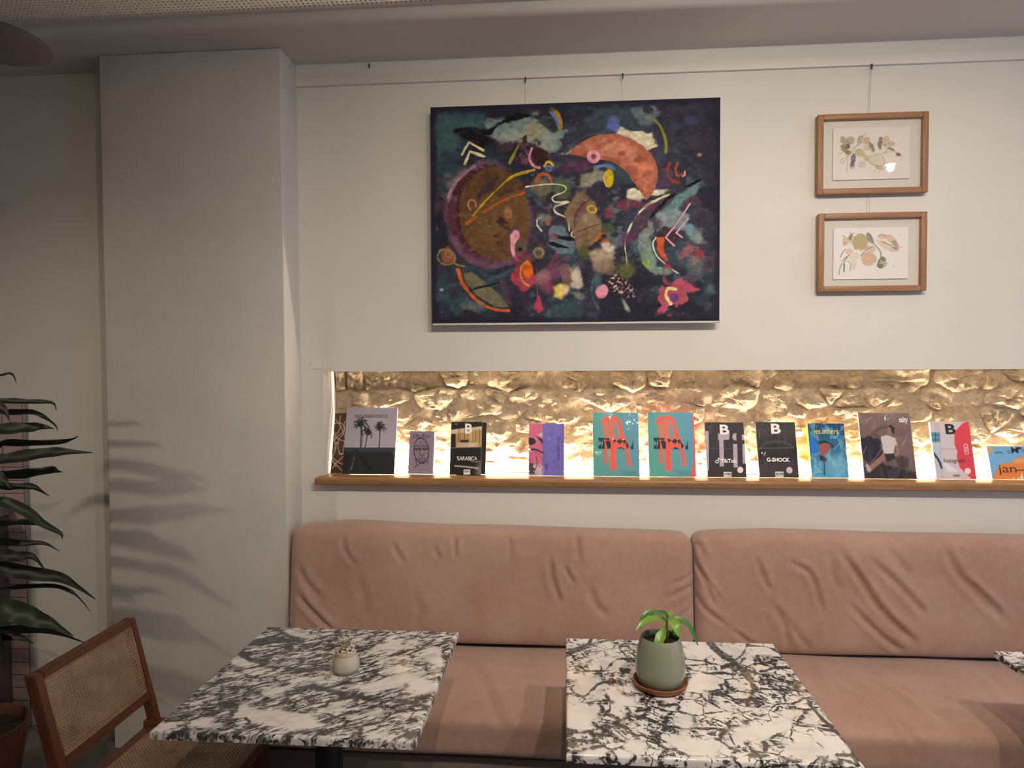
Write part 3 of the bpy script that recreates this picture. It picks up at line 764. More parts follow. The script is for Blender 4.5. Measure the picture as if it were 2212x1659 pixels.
for pts, w_, k in (([(1040, 265), (1120, 345), (1200, 400), (1270, 460), (1330, 530), (1370, 600)], 42, 215), ([(1315, 285), (1280, 360), (1230, 400)], 16, 200), ([(900, 458), (960, 475), (1060, 492), (1150, 488), (1230, 500)], 20, 235),
        ([(1310, 300), (1420, 305), (1500, 330), (1550, 365)], 12, 230), ([(1720, 690), (1780, 760), (1850, 830), (1930, 900), (2000, 985), (2080, 1080)], 26, 225), ([(1610, 840), (1750, 855), (1890, 882)], 15, 230),
        ([(1700, 880), (1760, 940), (1850, 1030), (1835, 1080)], 8, 220), ([(1680, 740), (1600, 830), (1550, 940), (1530, 970)], 9, 130), ([(80, 350), (200, 305), (390, 262)], 22, 190), ([(80, 372), (180, 330), (300, 300)], 10, 200),
        ([(110, 600), (200, 650), (310, 560), (460, 560)], 16, 230), ([(350, 470), (420, 400), (560, 390)], 16, 220), ([(1050, 640), (1110, 605), (1250, 605)], 10, 220), ([(1050, 640), (1060, 670), (1120, 700)], 12, 220),
        ([(1380, 375), (1400, 410), (1440, 420), (1500, 400)], 30, 235), ([(1400, 480), (1500, 455), (1610, 450)], 18, 230), ([(1140, 450), (1190, 440), (1230, 470)], 30, 235), ([(560, 750), (600, 745), (640, 740)], 30, 230), ([(350, 640), (380, 720), (340, 780)], 22, 225),
        ([(1910, 1040), (1990, 1045), (2040, 1030)], 26, 240), ([(1330, 1050), (1440, 1050)], 30, 230), ([(250, 1000), (340, 985)], 28, 235), ([(1180, 880), (1210, 960), (1250, 1010)], 22, 220), ([(450, 470), (500, 480)], 34, 240)):
    vein(r2, pts, w_, k)
r1 = Ras(NV, NV, ((870, 68), (2130, 105), (1830, 845), (60, 760)), (0, 150, 0))
for z_ in ((960, 690, 230, 55, 8), (700, 640, 90, 40, 0), (680, 300, 60, 28, 0), (420, 720, 90, 30, 0), (1520, 470, 150, 36, 0), (1750, 420, 160, 40, -10), (1880, 470, 90, 50, 0), (1050, 110, 70, 20, 10), (1700, 200, 130, 30, -8), (880, 500, 120, 26, -15), (1960, 270, 60, 60, 0), (1590, 800, 70, 25, 0), (1550, 650, 80, 22, -10), (1230, 620, 110, 22, -10), (1170, 420, 100, 22, 0), (150, 745, 80, 16, 0)):
    zone(r1, 2, z_[0], z_[1], z_[2], z_[3], 225, z_[4], soft=20)
for z_ in ((900, 180, 160, 60, 10), (620, 560, 130, 60, 0), (1000, 560, 220, 50, -10), (1600, 590, 250, 50, 8), (1250, 240, 220, 50, -8), (700, 390, 200, 50, -10), (300, 660, 120, 50, -20), (1700, 740, 140, 60, 0)):
    zone(r1, 1, z_[0], z_[1], z_[2], z_[3], 225, z_[4])
for z_ in ((1750, 420, 240, 110, 0), (950, 690, 240, 60, 8)): zone(r1, 1, z_[0], z_[1], z_[2], z_[3], 70, z_[4])
for pts, w_, k in (([(690, 240), (720, 180), (860, 170), (960, 150)], 46, 220), ([(700, 250), (760, 290), (860, 300)], 40, 220), ([(880, 75), (1000, 130), (1100, 180), (1120, 210)], 34, 200), ([(980, 290), (1100, 280), (1150, 320)], 12, 190),
        ([(1150, 470), (1280, 500), (1420, 530), (1560, 560), (1760, 575), (1900, 600)], 34, 210), ([(770, 590), (900, 600), (1000, 530), (1120, 470)], 26, 200), ([(960, 620), (1080, 640), (1240, 650), (1340, 690)], 20, 200),
        ([(700, 680), (740, 720), (800, 770)], 14, 220), ([(1880, 530), (1890, 560), (1920, 545)], 22, 220), ([(560, 480), (540, 560), (640, 600)], 40, 200), ([(1220, 330), (1230, 270), (1300, 200)], 26, 190), ([(220, 640), (330, 700), (250, 730)], 30, 200), ([(610, 620), (620, 660), (560, 680)], 12, 190),
        ([(900, 80), (1100, 85), (1400, 88), (1800, 95), (2110, 108)], 14, 170), ([(420, 740), (500, 690), (620, 680)], 10, 170), ([(1740, 760), (1800, 790), (1830, 840)], 26, 190)):
    vein(r1, pts, w_, k, rough=9, soft=8)
r3 = Ras(60, 60, ((0, 0), (100, 0), (100, 100), (0, 100)), (0, 150, 0))
table(-.985, -.677, 'marble_a', 'grey streaked marble table with a small cream vase, beside the cane chair', r1)
table(.001, -.702, 'marble_b', 'white marble table with bold black veins carrying the green pot', r2)
table(1.283, -.711, 'marble_b', 'marble table whose corner just enters at the right edge', r3, 60)

# ------------------------------------------------------------------ cane chair (faces the table, back to the left)
ch = thing('cane_chair', (-1.15, -.957, 0), 'dark wooden chair with woven cane seat and back at the left table', 'chair')
CY0, CY1 = -1.168, -.747; XB, ZB, TA = -1.40, .797, math.tan(math.radians(14))
def bxp(z): return XB+(ZB-z)*TA         # front plane of the back
def slanted(name, y0, y1, z0, z1, d0, d1, mat):   # a bar that follows the lean of the back
    bm = bmesh.new(); vs = bx(bm, 0, 1, y0, y1, z0, z1)
    for v in bm.verts: v.co.x = bxp(v.co.z)+(d1 if v.co.x > .5 else d0)
    bmesh.ops.bevel(bm, geom=list(bm.edges), offset=.0025, segments=2, affect='EDGES')
    return bmobj(name, bm, mat, ch, True, 40)
slanted('back_stile', CY0, CY0+.030, .40, ZB, -.030, .002, M['teak_z'])
slanted('back_stile', CY1-.026, CY1, .40, ZB, -.030, .002, M['teak_z'])
slanted('top_rail', CY0+.030, CY1-.026, .776, ZB, -.028, .001, M['teak_y'])
slanted('bottom_rail', CY0+.030, CY1-.026, .540, .566, -.028, .001, M['teak_y'])
for y0 in (CY0, CY1-.03):
    bm = bmesh.new(); vs = bx(bm, -1.36, -.96, y0, y0+.03, .418, .470, .003); bmobj('side_rail', bm, M['teak_x'], ch, True, 40)
box('front_rail', -.968, -.938, CY0+.031, CY1-.031, .415, .456, M['teak_y'], ch, .003)
box('rear_rail', -1.352, -1.322, CY0+.031, CY1-.031, .415, .456, M['teak_y'], ch, .003)
def leg(x0, x1, y0, z0):
    bm = bmesh.new(); vs = bx(bm, 0, 1, 0, 1, 0, z0)
    for v in bm.verts:
        top = v.co.z > .1; hw = .026 if top else .016
        xc = x1 if top else x0; v.co.x = xc+(hw if v.co.x > .5 else -hw); v.co.y = y0+(.03 if v.co.y > .5 else 0)
    bmesh.ops.bevel(bm, geom=list(bm.edges), offset=.003, segments=2, affect='EDGES')
    bmobj('leg', bm, M['teak_z'], ch, True, 40)
for y0 in (CY0, CY1-.03): leg(-1.43, -1.325, y0, .417); leg(-.93, -.985, y0, .417)
def cane(name, u0, u1, v0, v1, to3, pit=.0116):
    """hand woven cane: pairs of strands each way plus both diagonals"""
    V = []; Fc = []
    def strip(a, b, w, h):
        a = np.array(a); b = np.array(b); d = b-a; L = np.linalg.norm(d)
        if L < .003: return
        nrm = np.array([-d[1], d[0]])/L*w/2; i = len(V)
        for hh_ in (h-.0005, h+.0005):
            for p in (a-nrm, a+nrm, b+nrm, b-nrm): V.append(to3(p[0], p[1], hh_))
        Fc.extend([(i, i+1, i+2, i+3), (i+4, i+5, i+6, i+7), (i, i+1, i+5, i+4), (i+1, i+2, i+6, i+5), (i+2, i+3, i+7, i+6), (i+3, i, i+4, i+7)])
    u = u0+pit/2
    while u < u1:
        for o in (-.0013, .0013): strip((u+o, v0), (u+o, v1), .0017, 0)
        u += pit
    v = v0+pit/2
    while v < v1:
        for o in (-.0013, .0013): strip((u0, v+o), (u1, v+o), .0017, .0009)
        v += pit
    du, dv = u1-u0, v1-v0; k = -math.floor(dv/pit)*pit; off = math.ceil(dv/pit)*pit-dv
    while k < du:
        a0 = max(0, k); b0 = a0-k; a1 = min(du, k+dv); b1 = a1-k
        if a1 > a0: strip((u0+a0, v0+b0), (u0+a1, v0+b1), .0022, .0018)
        q = k+off; a0 = max(0, q); b0 = a0-q; a1 = min(du, q+dv); b1 = a1-q
        if a1 > a0: strip((u0+a0, v1-b0), (u0+a1, v1-b1), .0022, .0026)
        k += pit
    o = mk(name, V, Fc, M['cane'], ch); o['kind'] = 'stuff'; return o
BY0, BY1 = CY0+.032, CY1-.028
def back3(u, v, h): z = .567+v; return (bxp(z)+.0005+h-.004, u, z)
cane('back_cane', BY0, BY1, 0, .208, back3)
cane('seat_cane', CY0+.032, CY1-.032, 0, .352, lambda u, v, h: (-1.320+v, u, .450+h))
for nm, q in (('back', [back3(BY0, 0, .002), back3(BY1, 0, .002), back3(BY1, .208, .002), back3(BY0, .208, .002)]), ('seat', [(-1.32, CY0+.034, .453), (-1.32, CY1-.034, .453), (-.970, CY1-.034, .453), (-.970, CY0+.034, .453)])):
    V = []; Fc = []
    for a, b in zip(q, q[1:]+q[:1]):
        v_, f_ = tube_vf([a, b], .0026, 6); Fc += [tuple(i+len(V) for i in f) for f in f_]; V += v_
    mk(nm+'_cane_edging', V, Fc, M['cane_edge'], ch, True)
# dowel plugs on the far stile
for dz_ in (0, .0):
    break
for (y_, z_) in ((CY1-.017, .512), (CY1-.008, .512)):
    x_ = bxp(z_)+.002
    v_, f_ = tube_vf([(x_-.004, y_, z_), (x_+.0015, y_, z_)], .0028, 10); mk('dowel_plug', v_, f_, M['black'], ch, True, auto=50)

# ------------------------------------------------------------------ things on the tables
gp = np.array(PZ(1432, 1502, TZ)); gx_, gy_ = gp[0], gp[1]+.048
pot = thing('potted_seedling', (gx_, gy_, TZ), 'sage green egg shaped pot with leafy seedling on terracotta saucer', 'potted plant')
lathe('saucer', [(.050, 0), (.060, .002), (.070, .012), (.073, .020), (.0705, .021), (.066, .012), (.056, .006), (0, .006)], gx_, gy_, TZ, M['terracotta'], pot, 48)
lathe('pot', [(.044, .0065), (.052, .008), (.0605, .022), (.0655, .045), (.0655, .068), (.062, .095), (.056, .120), (.0515, .136), (.0500, .138), (.0485, .136), (.052, .120), (.054, .110), (.0, .110)], gx_, gy_, TZ, M['sage'], pot, 56)
lathe('soil', [(.0515, .1105), (.0505, .119), (.03, .122), (0, .123)], gx_, gy_, TZ, M['soil'], pot, 32)
def leaf(name, pts, widths, mat, parent, up=(0, 0, 1), fold=.25, n=14, twist=0.0, wave=0.0, seed=0):
    c = np.array(catmull(pts, max(2, n//(len(pts)-1)))); k = len(c); V = []; Fc = []
    wv = np.interp(np.linspace(0, 1, k), np.linspace(0, 1, len(widths)), widths); rr = random.Random(seed); ph = rr.uniform(0, 6)
    for i in range(k):
        t = Vector(c[min(i+1, k-1)]-c[max(i-1, 0)]).normalized(); s = t.cross(Vector(up))
        if s.length < 1e-3: s = t.cross(Vector((0, 1, 0)))
        s.normalize(); nn = s.cross(t).normalized()
        if twist: 
            a = twist*(i/(k-1)-.5) if not callable(twist) else twist(i/(k-1)); s, nn = s*math.cos(a)+nn*math.sin(a), nn*math.cos(a)-s*math.sin(a)
        ww = wv[i]/2; p = Vector(c[i])
        wa = wave*math.sin(ph+i*1.3)*wv[i]
        for q in (-1, -.5, 0, .5, 1): V.append(tuple(p+s*ww*q+nn*(abs(q)*ww*fold*2*(1 if abs(q) > .2 else 1)+wa*q)))
        for q in (-1, -.5, 0, .5, 1): V.append(tuple(p+s*ww*q*.98+nn*(abs(q)*ww*fold*2+wa*q-.0007)))
    for i in range(k-1):
        for q in range(4):
            Fc.append((i*10+q, i*10+q+1, i*10+11+q, i*10+10+q)); Fc.append((i*10+5+q, i*10+15+q, i*10+16+q, i*10+6+q))
        Fc.append((i*10, i*10+10, i*10+15, i*10+5)); Fc.append((i*10+4, i*10+9, i*10+19, i*10+14))
    Fc.append((0, 1, 2, 3, 4, 9, 8, 7, 6, 5)); b = (k-1)*10; Fc.append((b, b+5, b+6, b+7, b+8, b+9, b+4, b+3, b+2, b+1))
    return mk(name, V, Fc, mat, parent, True, auto=80)
s0 = P(1440, 1345, gy_)
tube('stem', [(gx_+.002, gy_, TZ+.118), tuple(P(1442, 1375, gy_)), tuple(s0), tuple(P(1444, 1328, gy_))], [.0035, .003, .0025, .002], M['stemgreen'], pot)
lw = [.004, .014, .021, .020, .012, .002]
seedl = [([(1440, 1340, 0), (1415, 1322, -.01), (1392, 1330, -.02), (1383, 1358, -.03)], [.004, .012, .015, .013, .003], 'leaf_deep'),
         ([(1440, 1342, 0), (1415, 1336, -.02), (1392, 1344, -.045), (1374, 1362, -.06)], [.004, .014, .019, .014, .003], 'leaf_bright'),
         ([(1438, 1350, -.002), (1432, 1366, -.02), (1424, 1384, -.035), (1420, 1401, -.042)], [.005, .016, .026, .024, .010], 'leaf_bright'),
         ([(1442, 1340, 0), (1452, 1340, -.025), (1460, 1356, -.045), (1468, 1376, -.05)], [.005, .020, .028, .020, .004], 'leaf_bright'),
         ([(1444, 1342, 0), (1466, 1338, .0), (1490, 1355, .0), (1508, 1395, -.005)], [.004, .014, .020, .014, .002], 'leaf_deep'),
         ([(1440, 1335, 0), (1436, 1325, .02), (1420, 1322, .03), (1405, 1330, .04)], [.003, .012, .012, .008, .002], 'leaf_deep'),
         ([(1443, 1335, 0), (1448, 1326, .01), (1453, 1323, .02), (1458, 1324, .03)], [.003, .012, .012, .010, .002], 'leaf_bright'),
         ([(1446, 1346, 0), (1452, 1358, .015), (1456, 1366, .02), (1462, 1374, .02)], [.003, .014, .018, .014, .002], 'leaf_deep')]
for i, (pp, ws, mt) in enumerate(seedl):
    leaf('leaf', [P(a, b, gy_+c) for a, b, c in pp], ws, M[mt], pot, up=(0, -.55, .85), fold=.14, seed=i)

vp = PZ(741, 1461, TZ); vx, vy = vp[0], vp[1]+.028
va_ = thing('bud_vase', (vx, vy, TZ), 'small ribbed cream bud vase with dried white flowers', 'vase')
lathe('vase', [(.028, 0), (.031, .002), (.032, .006), (.0325, .007), (.036, .010), (.0375, .018), (.0365, .030), (.033, .042), (.029, .049), (.0285, .051)], vx, vy, TZ, M['cream'], va_, 84, .012, 42)
lathe('rim', [(.0285, .0505), (.0295, .053), (.0275, .059), (.0255, .062), (.0225, .062), (.0220, .058), (.022, .045), (0, .045)], vx, vy, TZ, M['cream_rim'], va_, 36)
lathe('base_ring', [(.0318, .0035), (.0342, .0045), (.0345, .0068), (.0335, .0078)], vx, vy, TZ, M['cabtop'], va_, 60)
lathe('moss', [(.0215, .0455), (.0215, .056), (.012, .060), (0, .061)], vx, vy, TZ, M['dry_dark'], va_, 20)
rv = random.Random(5)
def bud(p, r, mat, parent, name='flower'):
    bm = bmesh.new(); bmesh.ops.create_icosphere(bm, subdivisions=2, radius=r)
    for v in bm.verts:
        v.co *= 1+.28*mnoise.noise(v.co*900+Vector(p)*50); v.co += Vector(p)
    bmobj(name, bm, mat, parent, True)
for i in range(17):
    a, d = rv.uniform(0, 6.3), rv.uniform(.004, .016); h_ = rv.uniform(.082, .108)
    b0 = (vx+d*.6*math.cos(a), vy+d*.6*math.sin(a), TZ+.056); b1 = (vx-.004+d*1.5*math.cos(a), vy+d*1.3*math.sin(a), TZ+h_)
    st = tube('dry_stem', [b0, tuple((np.array(b0)+np.array(b1))/2+np.array([rv.uniform(-.003, .003)]*3)), b1], [.0006, .0005, .0004], M['dry_tan'], va_, 5)
    bud(b1, rv.uniform(.0018, .0032), M['dry_tan'] if i % 2 else M['dry_white'], va_, 'dry_bud')
for (dx_, dz_, dy_, r_) in ((-.004, .064, -.018, .0052), (.003, .065, -.02, .0035), (.012, .062, -.02, .0060), (.019, .060, -.014, .0055), (.022, .066, -.008, .0052), (.018, .078, -.006, .0058), (.022, .074, 0, .005), (.008, .070, -.014, .0045), (.013, .071, -.01, .0048), (-.003, .072, -.012, .0036), (.016, .086, .0, .0048), (.019, .090, .004, .004)):
    bud((vx+dx_, vy+dy_, TZ+dz_), r_, M['dry_white'], va_)

# ------------------------------------------------------------------ tall plant cut by the left edge
py_ = -.50; pc = P(-72, 1200, py_); pxc = pc[0]
pl = thing('potted_dracaena', (pxc, py_, 0), 'tall dark leafed dracaena in brown terracotta pot at the left edge', 'potted plant')
lathe('pot', [(.125, 0), (.135, .004), (.170, .20), (.178, .262), (.179, .268), (.175, .270), (.171, .266), (.163, .225), (0, .225)], pxc, py_, 0, M['terra_dark'], pl, 48)
lathe('soil', [(.1625, .2255), (.158, .233), (.08, .238), (0, .24)], pxc, py_, 0, M['soil'], pl, 32)
tube('stem', [(pxc, py_, .24), (pxc-.012, py_+.01, .7), (pxc+.008, py_, 1.2), (pxc-.004, py_, 1.62)], [.018, .016, .014, .009], M['trunk'], pl, 10)
LV = [([(0, 811), (26, 808), (36, 830)], 9, 0, 0), ([(0, 866), (60, 868), (112, 870), (122, 886)], 14, .04, 0), ([(0, 892), (36, 889), (72, 889), (95, 901), (119, 919), (125, 931)], 13, -.06, 5), ([(-20, 872), (8, 884), (22, 910)], 26, -.12, 0),
      ([(0, 928), (60, 925), (95, 923), (117, 926)], 27, -.05, 0), ([(0, 963), (12, 957), (64, 958), (131, 955), (159, 948), (169, 941)], 17, .05, 0), ([(0, 994), (40, 988), (100, 980), (131, 977), (167, 977), (201, 978)], 28, -.03, 0),
      ([(0, 1028), (60, 1024), (111, 1016), (122, 1018), (135, 1020)], 23, .06, 0), ([(-10, 1030), (10, 1040), (24, 1056)], 28, -.12, 0), ([(0, 1050), (24, 1052), (68, 1051), (88, 1060), (107, 1072)], 17, .02, 0),
      ([(0, 1085), (16, 1086), (60, 1106), (91, 1130), (131, 1152), (134, 1164)], 23, -.08, 0), ([(0, 1132), (48, 1128), (99, 1134), (125, 1146)], 15, .08, 0), ([(0, 1170), (44, 1174), (95, 1174), (129, 1191)], 17, .03, 0), ([(0, 1199), (40, 1203), (72, 1203), (99, 1233)], 26, -.05, 0),
      ([(0, 1227), (40, 1235), (80, 1241), (131, 1248), (167, 1267), (206, 1294)], 31, -.02, 0), ([(0, 1273), (60, 1266), (119, 1265), (155, 1279), (179, 1301), (196, 1323)], 11, .07, 4), ([(0, 1313), (40, 1323), (80, 1337), (119, 1351), (158, 1374)], 44, -.10, 0),
      ([(0, 1366), (60, 1358), (119, 1366), (188, 1390)], 22, .02, 0), ([(0, 1372), (40, 1376), (74, 1390)], 26, -.02, 0), ([(-12, 1370), (6, 1405), (10, 1438)], 20, -.06, 0), ([(-20, 1380), (-40, 1420), (-60, 1460)], 24, 0, 0), ([(-30, 960), (-110, 950), (-170, 990)], 24, .05, 0), ([(-30, 1150), (-120, 1140), (-190, 1190)], 26, -.05, 0), ([(-40, 860), (-110, 850), (-160, 880)], 20, 0, 0), ([(-60, 800), (-70, 740), (-90, 690)], 20, 0, 0)]
for i, (pp, wpx, dy_, tw) in enumerate(LV):
    x0_, y0_ = pp[0]; base = (-74, y0_+ (18 if i < 20 else 0), 0)
    pts = [P(base[0], base[1], py_)] + ([P((base[0]+x0_)/2, (base[1]+y0_)/2-8, py_+dy_*.6)] if x0_ > -25 else [])
    L = len(pp)
    for j, (a, b) in enumerate(pp): pts.append(P(a, b, py_+dy_*(1+.3*j/L)))
    wm = wpx/628.0*1.02
    ws = [wm*.55, wm*.75, wm*.92, wm, wm*1.0, wm*.9, wm*.62, wm*.26, wm*.06]
    tw_ = (lambda t, k=tw: math.sin(t*9)*1.1) if tw else 0.0
    bend = (0, -.75, .45) if wpx > 12 else (0, -.6, .6)
    leaf('leaf', pts, ws, M['leaf_mid'] if wpx in (44, 23, 27) and i > 3 else M['leaf_dark'], pl, up=bend, fold=.16, n=26, twist=tw_, wave=.10, seed=i)

# ------------------------------------------------------------------ big painting
PX, PZ0, PW, PH = -.5454, 1.7786, 1.1606, .8892
ptg = thing('painting', (PX, -.058, PZ0), 'large dark abstract painting with orange crescent and brown disc', 'painting')
R_ = Ras(520, 400, ((90, 145), (2017, 85), (2010, 1552), (105, 1565)), (44, 43, 54))
R = R_
R.wash((58, 62, 74), 5, .52, .8, 1, .25); R.wash((34, 32, 42), 4, .5, .6, 2, .2); R.wash((52, 74, 80), 6, .60, .75, 3, .15)
R.wash((70, 62, 78), 9, .62, .5, 4, .12); R.wash((86, 104, 108), 14, .68, .55, 5, .08); R.wash((90, 58, 72), 11, .69, .6, 6, .08)
# top left teal and pale clouds
R.poly([(150, 215), (420, 190), (470, 270), (300, 330), (240, 430), (130, 480), (125, 300)], (62, 92, 92), soft=30, rough=26, a=.9)
R.poly([(470, 240), (640, 205), (800, 215), (900, 290), (980, 300), (930, 430), (870, 450), (760, 390), (560, 380), (450, 330)], (112, 128, 122), soft=14, rough=26)
R.poly([(520, 320), (680, 300), (800, 340), (700, 400), (560, 370)], (150, 152, 140), soft=25, rough=20, a=.8)
R.ell(790, 310, 70, 50, (158, 146, 110), soft=30, rough=16, a=.8); R.ell(860, 380, 60, 60, (140, 146, 138), soft=20, rough=20, a=.8)
R.line([(260, 300), (380, 285), (470, 310), (560, 250), (660, 210), (760, 200)], 22, (20, 22, 26), soft=8, rough=14); R.poly([(250, 330), (360, 280), (490, 350), (430, 400), (300, 350)], (22, 22, 26), soft=12, rough=18, a=.9)
R.ell(880, 235, 62, 52, (60, 66, 66), soft=10, rough=12, tex=(60, .5)); R.line([(890, 145), (930, 185), (952, 235), (952, 285)], 22, (168, 132, 40), rough=5); R.line([(885, 178), (920, 210), (938, 262)], 16, (98, 112, 170), rough=4)
R.line([(300, 455), (345, 375), (440, 428)], 15, (206, 196, 148), curve=False, rough=3); R.line([(318, 518), (352, 435), (448, 470)], 15, (206, 196, 148), curve=False, rough=3)
# dark crater with pink rim
R.ell(735, 470, 70, 75, (104, 62, 76), soft=12, rough=22, tex=(70, .48)); R.ell(815, 475, 62, 60, (54, 34, 34), soft=10, rough=16); R.ell(770, 370, 55, 40, (66, 44, 40), soft=10, rough=18, tex=(60, .5))
R.line([(762, 420), (748, 480), (775, 530), (815, 545)], 17, (198, 128, 148), rough=3); R.line([(675, 400), (645, 455), (615, 515)], 14, (140, 120, 44), rough=4)
R.line([(850, 535), (862, 510), (885, 508), (905, 530)], 16, (190, 160, 50), rough=3); R.ell(878, 550, 16, 16, (98, 110, 160), ring=11)
# brown disc with purple collar
R.ell(470, 850, 285, 345, (112, 76, 92), rot=-8, soft=18, rough=18, a=.85); R.ell(280, 650, 90, 70, (150, 140, 134), soft=40, rough=30, a=.5)
R.ell(470, 848, 262, 320, (70, 38, 48), rot=-8, soft=10, rough=12, tex=(50, .35)); R.ell(515, 850, 232, 308, (98, 70, 42), rot=-6, soft=4, rough=6)
R.wash((98, 70, 42), 3, 2.0); R.ell(515, 850, 232, 308, (112, 84, 52), rot=-6, soft=10, rough=8, a=.55, tex=(9, .5)); R.ell(520, 640, 170, 90, (74, 50, 36), soft=30, rough=30, a=.6)
R.line([(210, 760), (240, 670), (300, 590), (385, 535)], 24, (150, 108, 128), rough=6); R.line([(205, 740), (225, 690)], 10, (186, 160, 160), rough=4)
R.line([(240, 780), (225, 880), (270, 1010), (350, 1100), (440, 1150)], 60, (92, 52, 64), soft=14, rough=16, tex=(40, .42), a=.9)
R.line([(250, 1010), (350, 1140), (480, 1195), (620, 1165)], 34, (112, 78, 98), soft=12, rough=10, a=.85)
R.poly([(390, 730), (470, 650), (540, 605), (520, 660), (440, 720), (410, 770)], (64, 44, 50), soft=10, rough=10); R.poly([(540, 720), (630, 670), (640, 690), (560, 740)], (74, 50, 50), soft=10, rough=8)
R.line([(375, 860), (440, 780), (540, 680), (640, 600), (780, 558)], 13, (178, 146, 38), rough=5); R.line([(330, 910), (450, 830), (580, 755), (715, 708)], 11, (178, 84, 36), rough=5)
R.line([(395, 800), (385, 765), (355, 755), (340, 785), (355, 820)], 8, (190, 128, 110)); R.ell(605, 835, 24, 34, (150, 104, 66), soft=8, rough=8)
R.line([(500, 900), (540, 880), (600, 930), (680, 990)], 34, (62, 42, 40), soft=8, rough=16, tex=(60, .45)); R.line([(520, 1000), (580, 1090), (660, 1150)], 26, (66, 44, 42), soft=8, rough=14, tex=(60, .42)); R.ell(640, 1040, 90, 90, (98, 70, 50), soft=20, rough=16, a=.6)
R.poly([(620, 990), (650, 955), (680, 965), (682, 1000), (655, 1050), (655, 1110), (690, 1165), (650, 1140), (625, 1080)], (214, 142, 160), soft=4, rough=3, curve=True); R.line([(600, 980), (630, 940), (680, 945)], 12, (88, 56, 92))
R.ell(690, 1080, 36, 36, (88, 74, 62), soft=6, rough=6); R.ell(686, 1080, 16, 14, (30, 30, 28)); R.ell(710, 1140, 60, 40, (120, 56, 74), soft=14, rough=16, a=.8)
# left small target
R.ell(195, 1130, 58, 50, (136, 132, 62), rot=20, ring=9, rough=4); R.ell(205, 1125, 40, 50, (170, 90, 74), soft=10, rough=10, a=.8); R.ell(210, 1110, 22, 22, (136, 132, 62), ring=8); R.line([(240, 1165), (280, 1185), (318, 1190)], 11, (150, 120, 50))
# leaf low left
R.poly([(310, 1240), (360, 1225), (470, 1300), (560, 1390), (605, 1455), (520, 1455), (400, 1380), (330, 1310)], (104, 100, 76), soft=4, rough=5, tex=None); R.poly([(330, 1260), (440, 1310), (580, 1440), (500, 1430), (390, 1350)], (120, 110, 84), soft=14, rough=14, a=.7, tex=(40, .5)); R.line([(300, 1370), (420, 1330), (550, 1300)], 10, (36, 38, 44), rough=5)
R.line([(275, 1215), (310, 1310), (400, 1415), (500, 1470), (615, 1485)], 22, (196, 88, 40), rough=5); R.line([(470, 1290), (560, 1255), (640, 1210)], 26, (58, 78, 88), soft=10, rough=8); R.ell(380, 1450, 90, 30, (110, 120, 112), soft=20, rough=16, a=.7); R.ell(165, 1345, 14, 10, (150, 160, 160), soft=5)
# red and orange drop
R.ell(705, 1270, 72, 78, (158, 60, 78), soft=6, rough=14); R.ell(740, 1215, 36, 55, (206, 92, 28), soft=5, rough=5); R.line([(740, 1155), (700, 1190), (690, 1250), (715, 1300), (745, 1318)], 14, (196, 140, 44), rough=3)
R.line([(800, 1200), (800, 1300), (805, 1390)], 7, (140, 54, 72)); R.poly([(800, 1385), (815, 1385), (845, 1475), (815, 1500), (780, 1475)], (168, 62, 82), soft=5, rough=8); R.ell(845, 1260, 42, 60, (158, 104, 110), soft=18, rough=18, a=.85); R.ell(880, 1330, 30, 40, (130, 56, 80), soft=14, rough=14, a=.8)
R.line([(930, 1120), (890, 1180), (900, 1240)], 26, (120, 58, 80), soft=10, rough=8, a=.8); R.line([(1010, 1130), (940, 1170), (910, 1250)], 18, (110, 54, 78), soft=8, rough=8, a=.8)
R.poly([(950, 1200), (1000, 1180), (1040, 1220), (1045, 1290), (1000, 1330), (960, 1280)], (110, 88, 72), soft=6, rough=8, tex=None, curve=True); R.ell(1065, 1260, 40, 66, (196, 182, 160), soft=16, rough=20, a=.9); R.poly([(915, 1330), (960, 1300), (1010, 1345), (960, 1400), (915, 1395)], (214, 190, 90), soft=14, rough=10); R.ell(985, 1350, 26, 30, (206, 176, 150), soft=14, rough=10); R.ell(1060, 1380, 50, 20, (110, 116, 96), rot=30, soft=10, rough=10)
# middle scribble and stones
R.ell(830, 690, 60, 90, (106, 98, 74), soft=14, rough=20, a=.9); R.line([(790, 640), (820, 590), (870, 590), (895, 640)], 20, (166, 84, 46), rough=5); R.ell(960, 690, 55, 60, (84, 92, 66), soft=20, rough=20, a=.8)
R.line([(725, 670), (800, 660), (900, 652), (980, 665), (985, 700), (905, 735), (920, 770), (1010, 770), (920, 800), (925, 840), (1000, 880), (1015, 960)], 11, (208, 200, 162), rough=2); R.ell(1048, 983, 20, 20, (206, 190, 170), ring=9); R.ell(1048, 983, 14, 14, (128, 60, 60))
R.line([(830, 960), (800, 920), (805, 880), (830, 875)], 11, (200, 194, 158)); R.ell(870, 870, 50, 34, (128, 130, 118), soft=12, rough=16, a=.8); R.ell(872, 905, 20, 18, (168, 88, 54), soft=6, rough=6)
R.poly([(900, 920), (980, 930), (1040, 1040), (1030, 1110), (930, 1110), (875, 1050)], (96, 112, 122), soft=8, rough=16); R.line([(880, 960), (950, 1000), (1030, 1010)], 12, (24, 26, 34), rough=10); R.line([(890, 1040), (960, 1060), (1030, 1080)], 12, (28, 28, 36), rough=10); R.ell(920, 1000, 30, 26, (130, 84, 100), soft=10, rough=10, a=.7)
R.ell(812, 1105, 40, 42, (120, 110, 82), soft=6, rough=10); R.ell(812, 1105, 22, 20, (84, 70, 56), soft=8, rough=8)
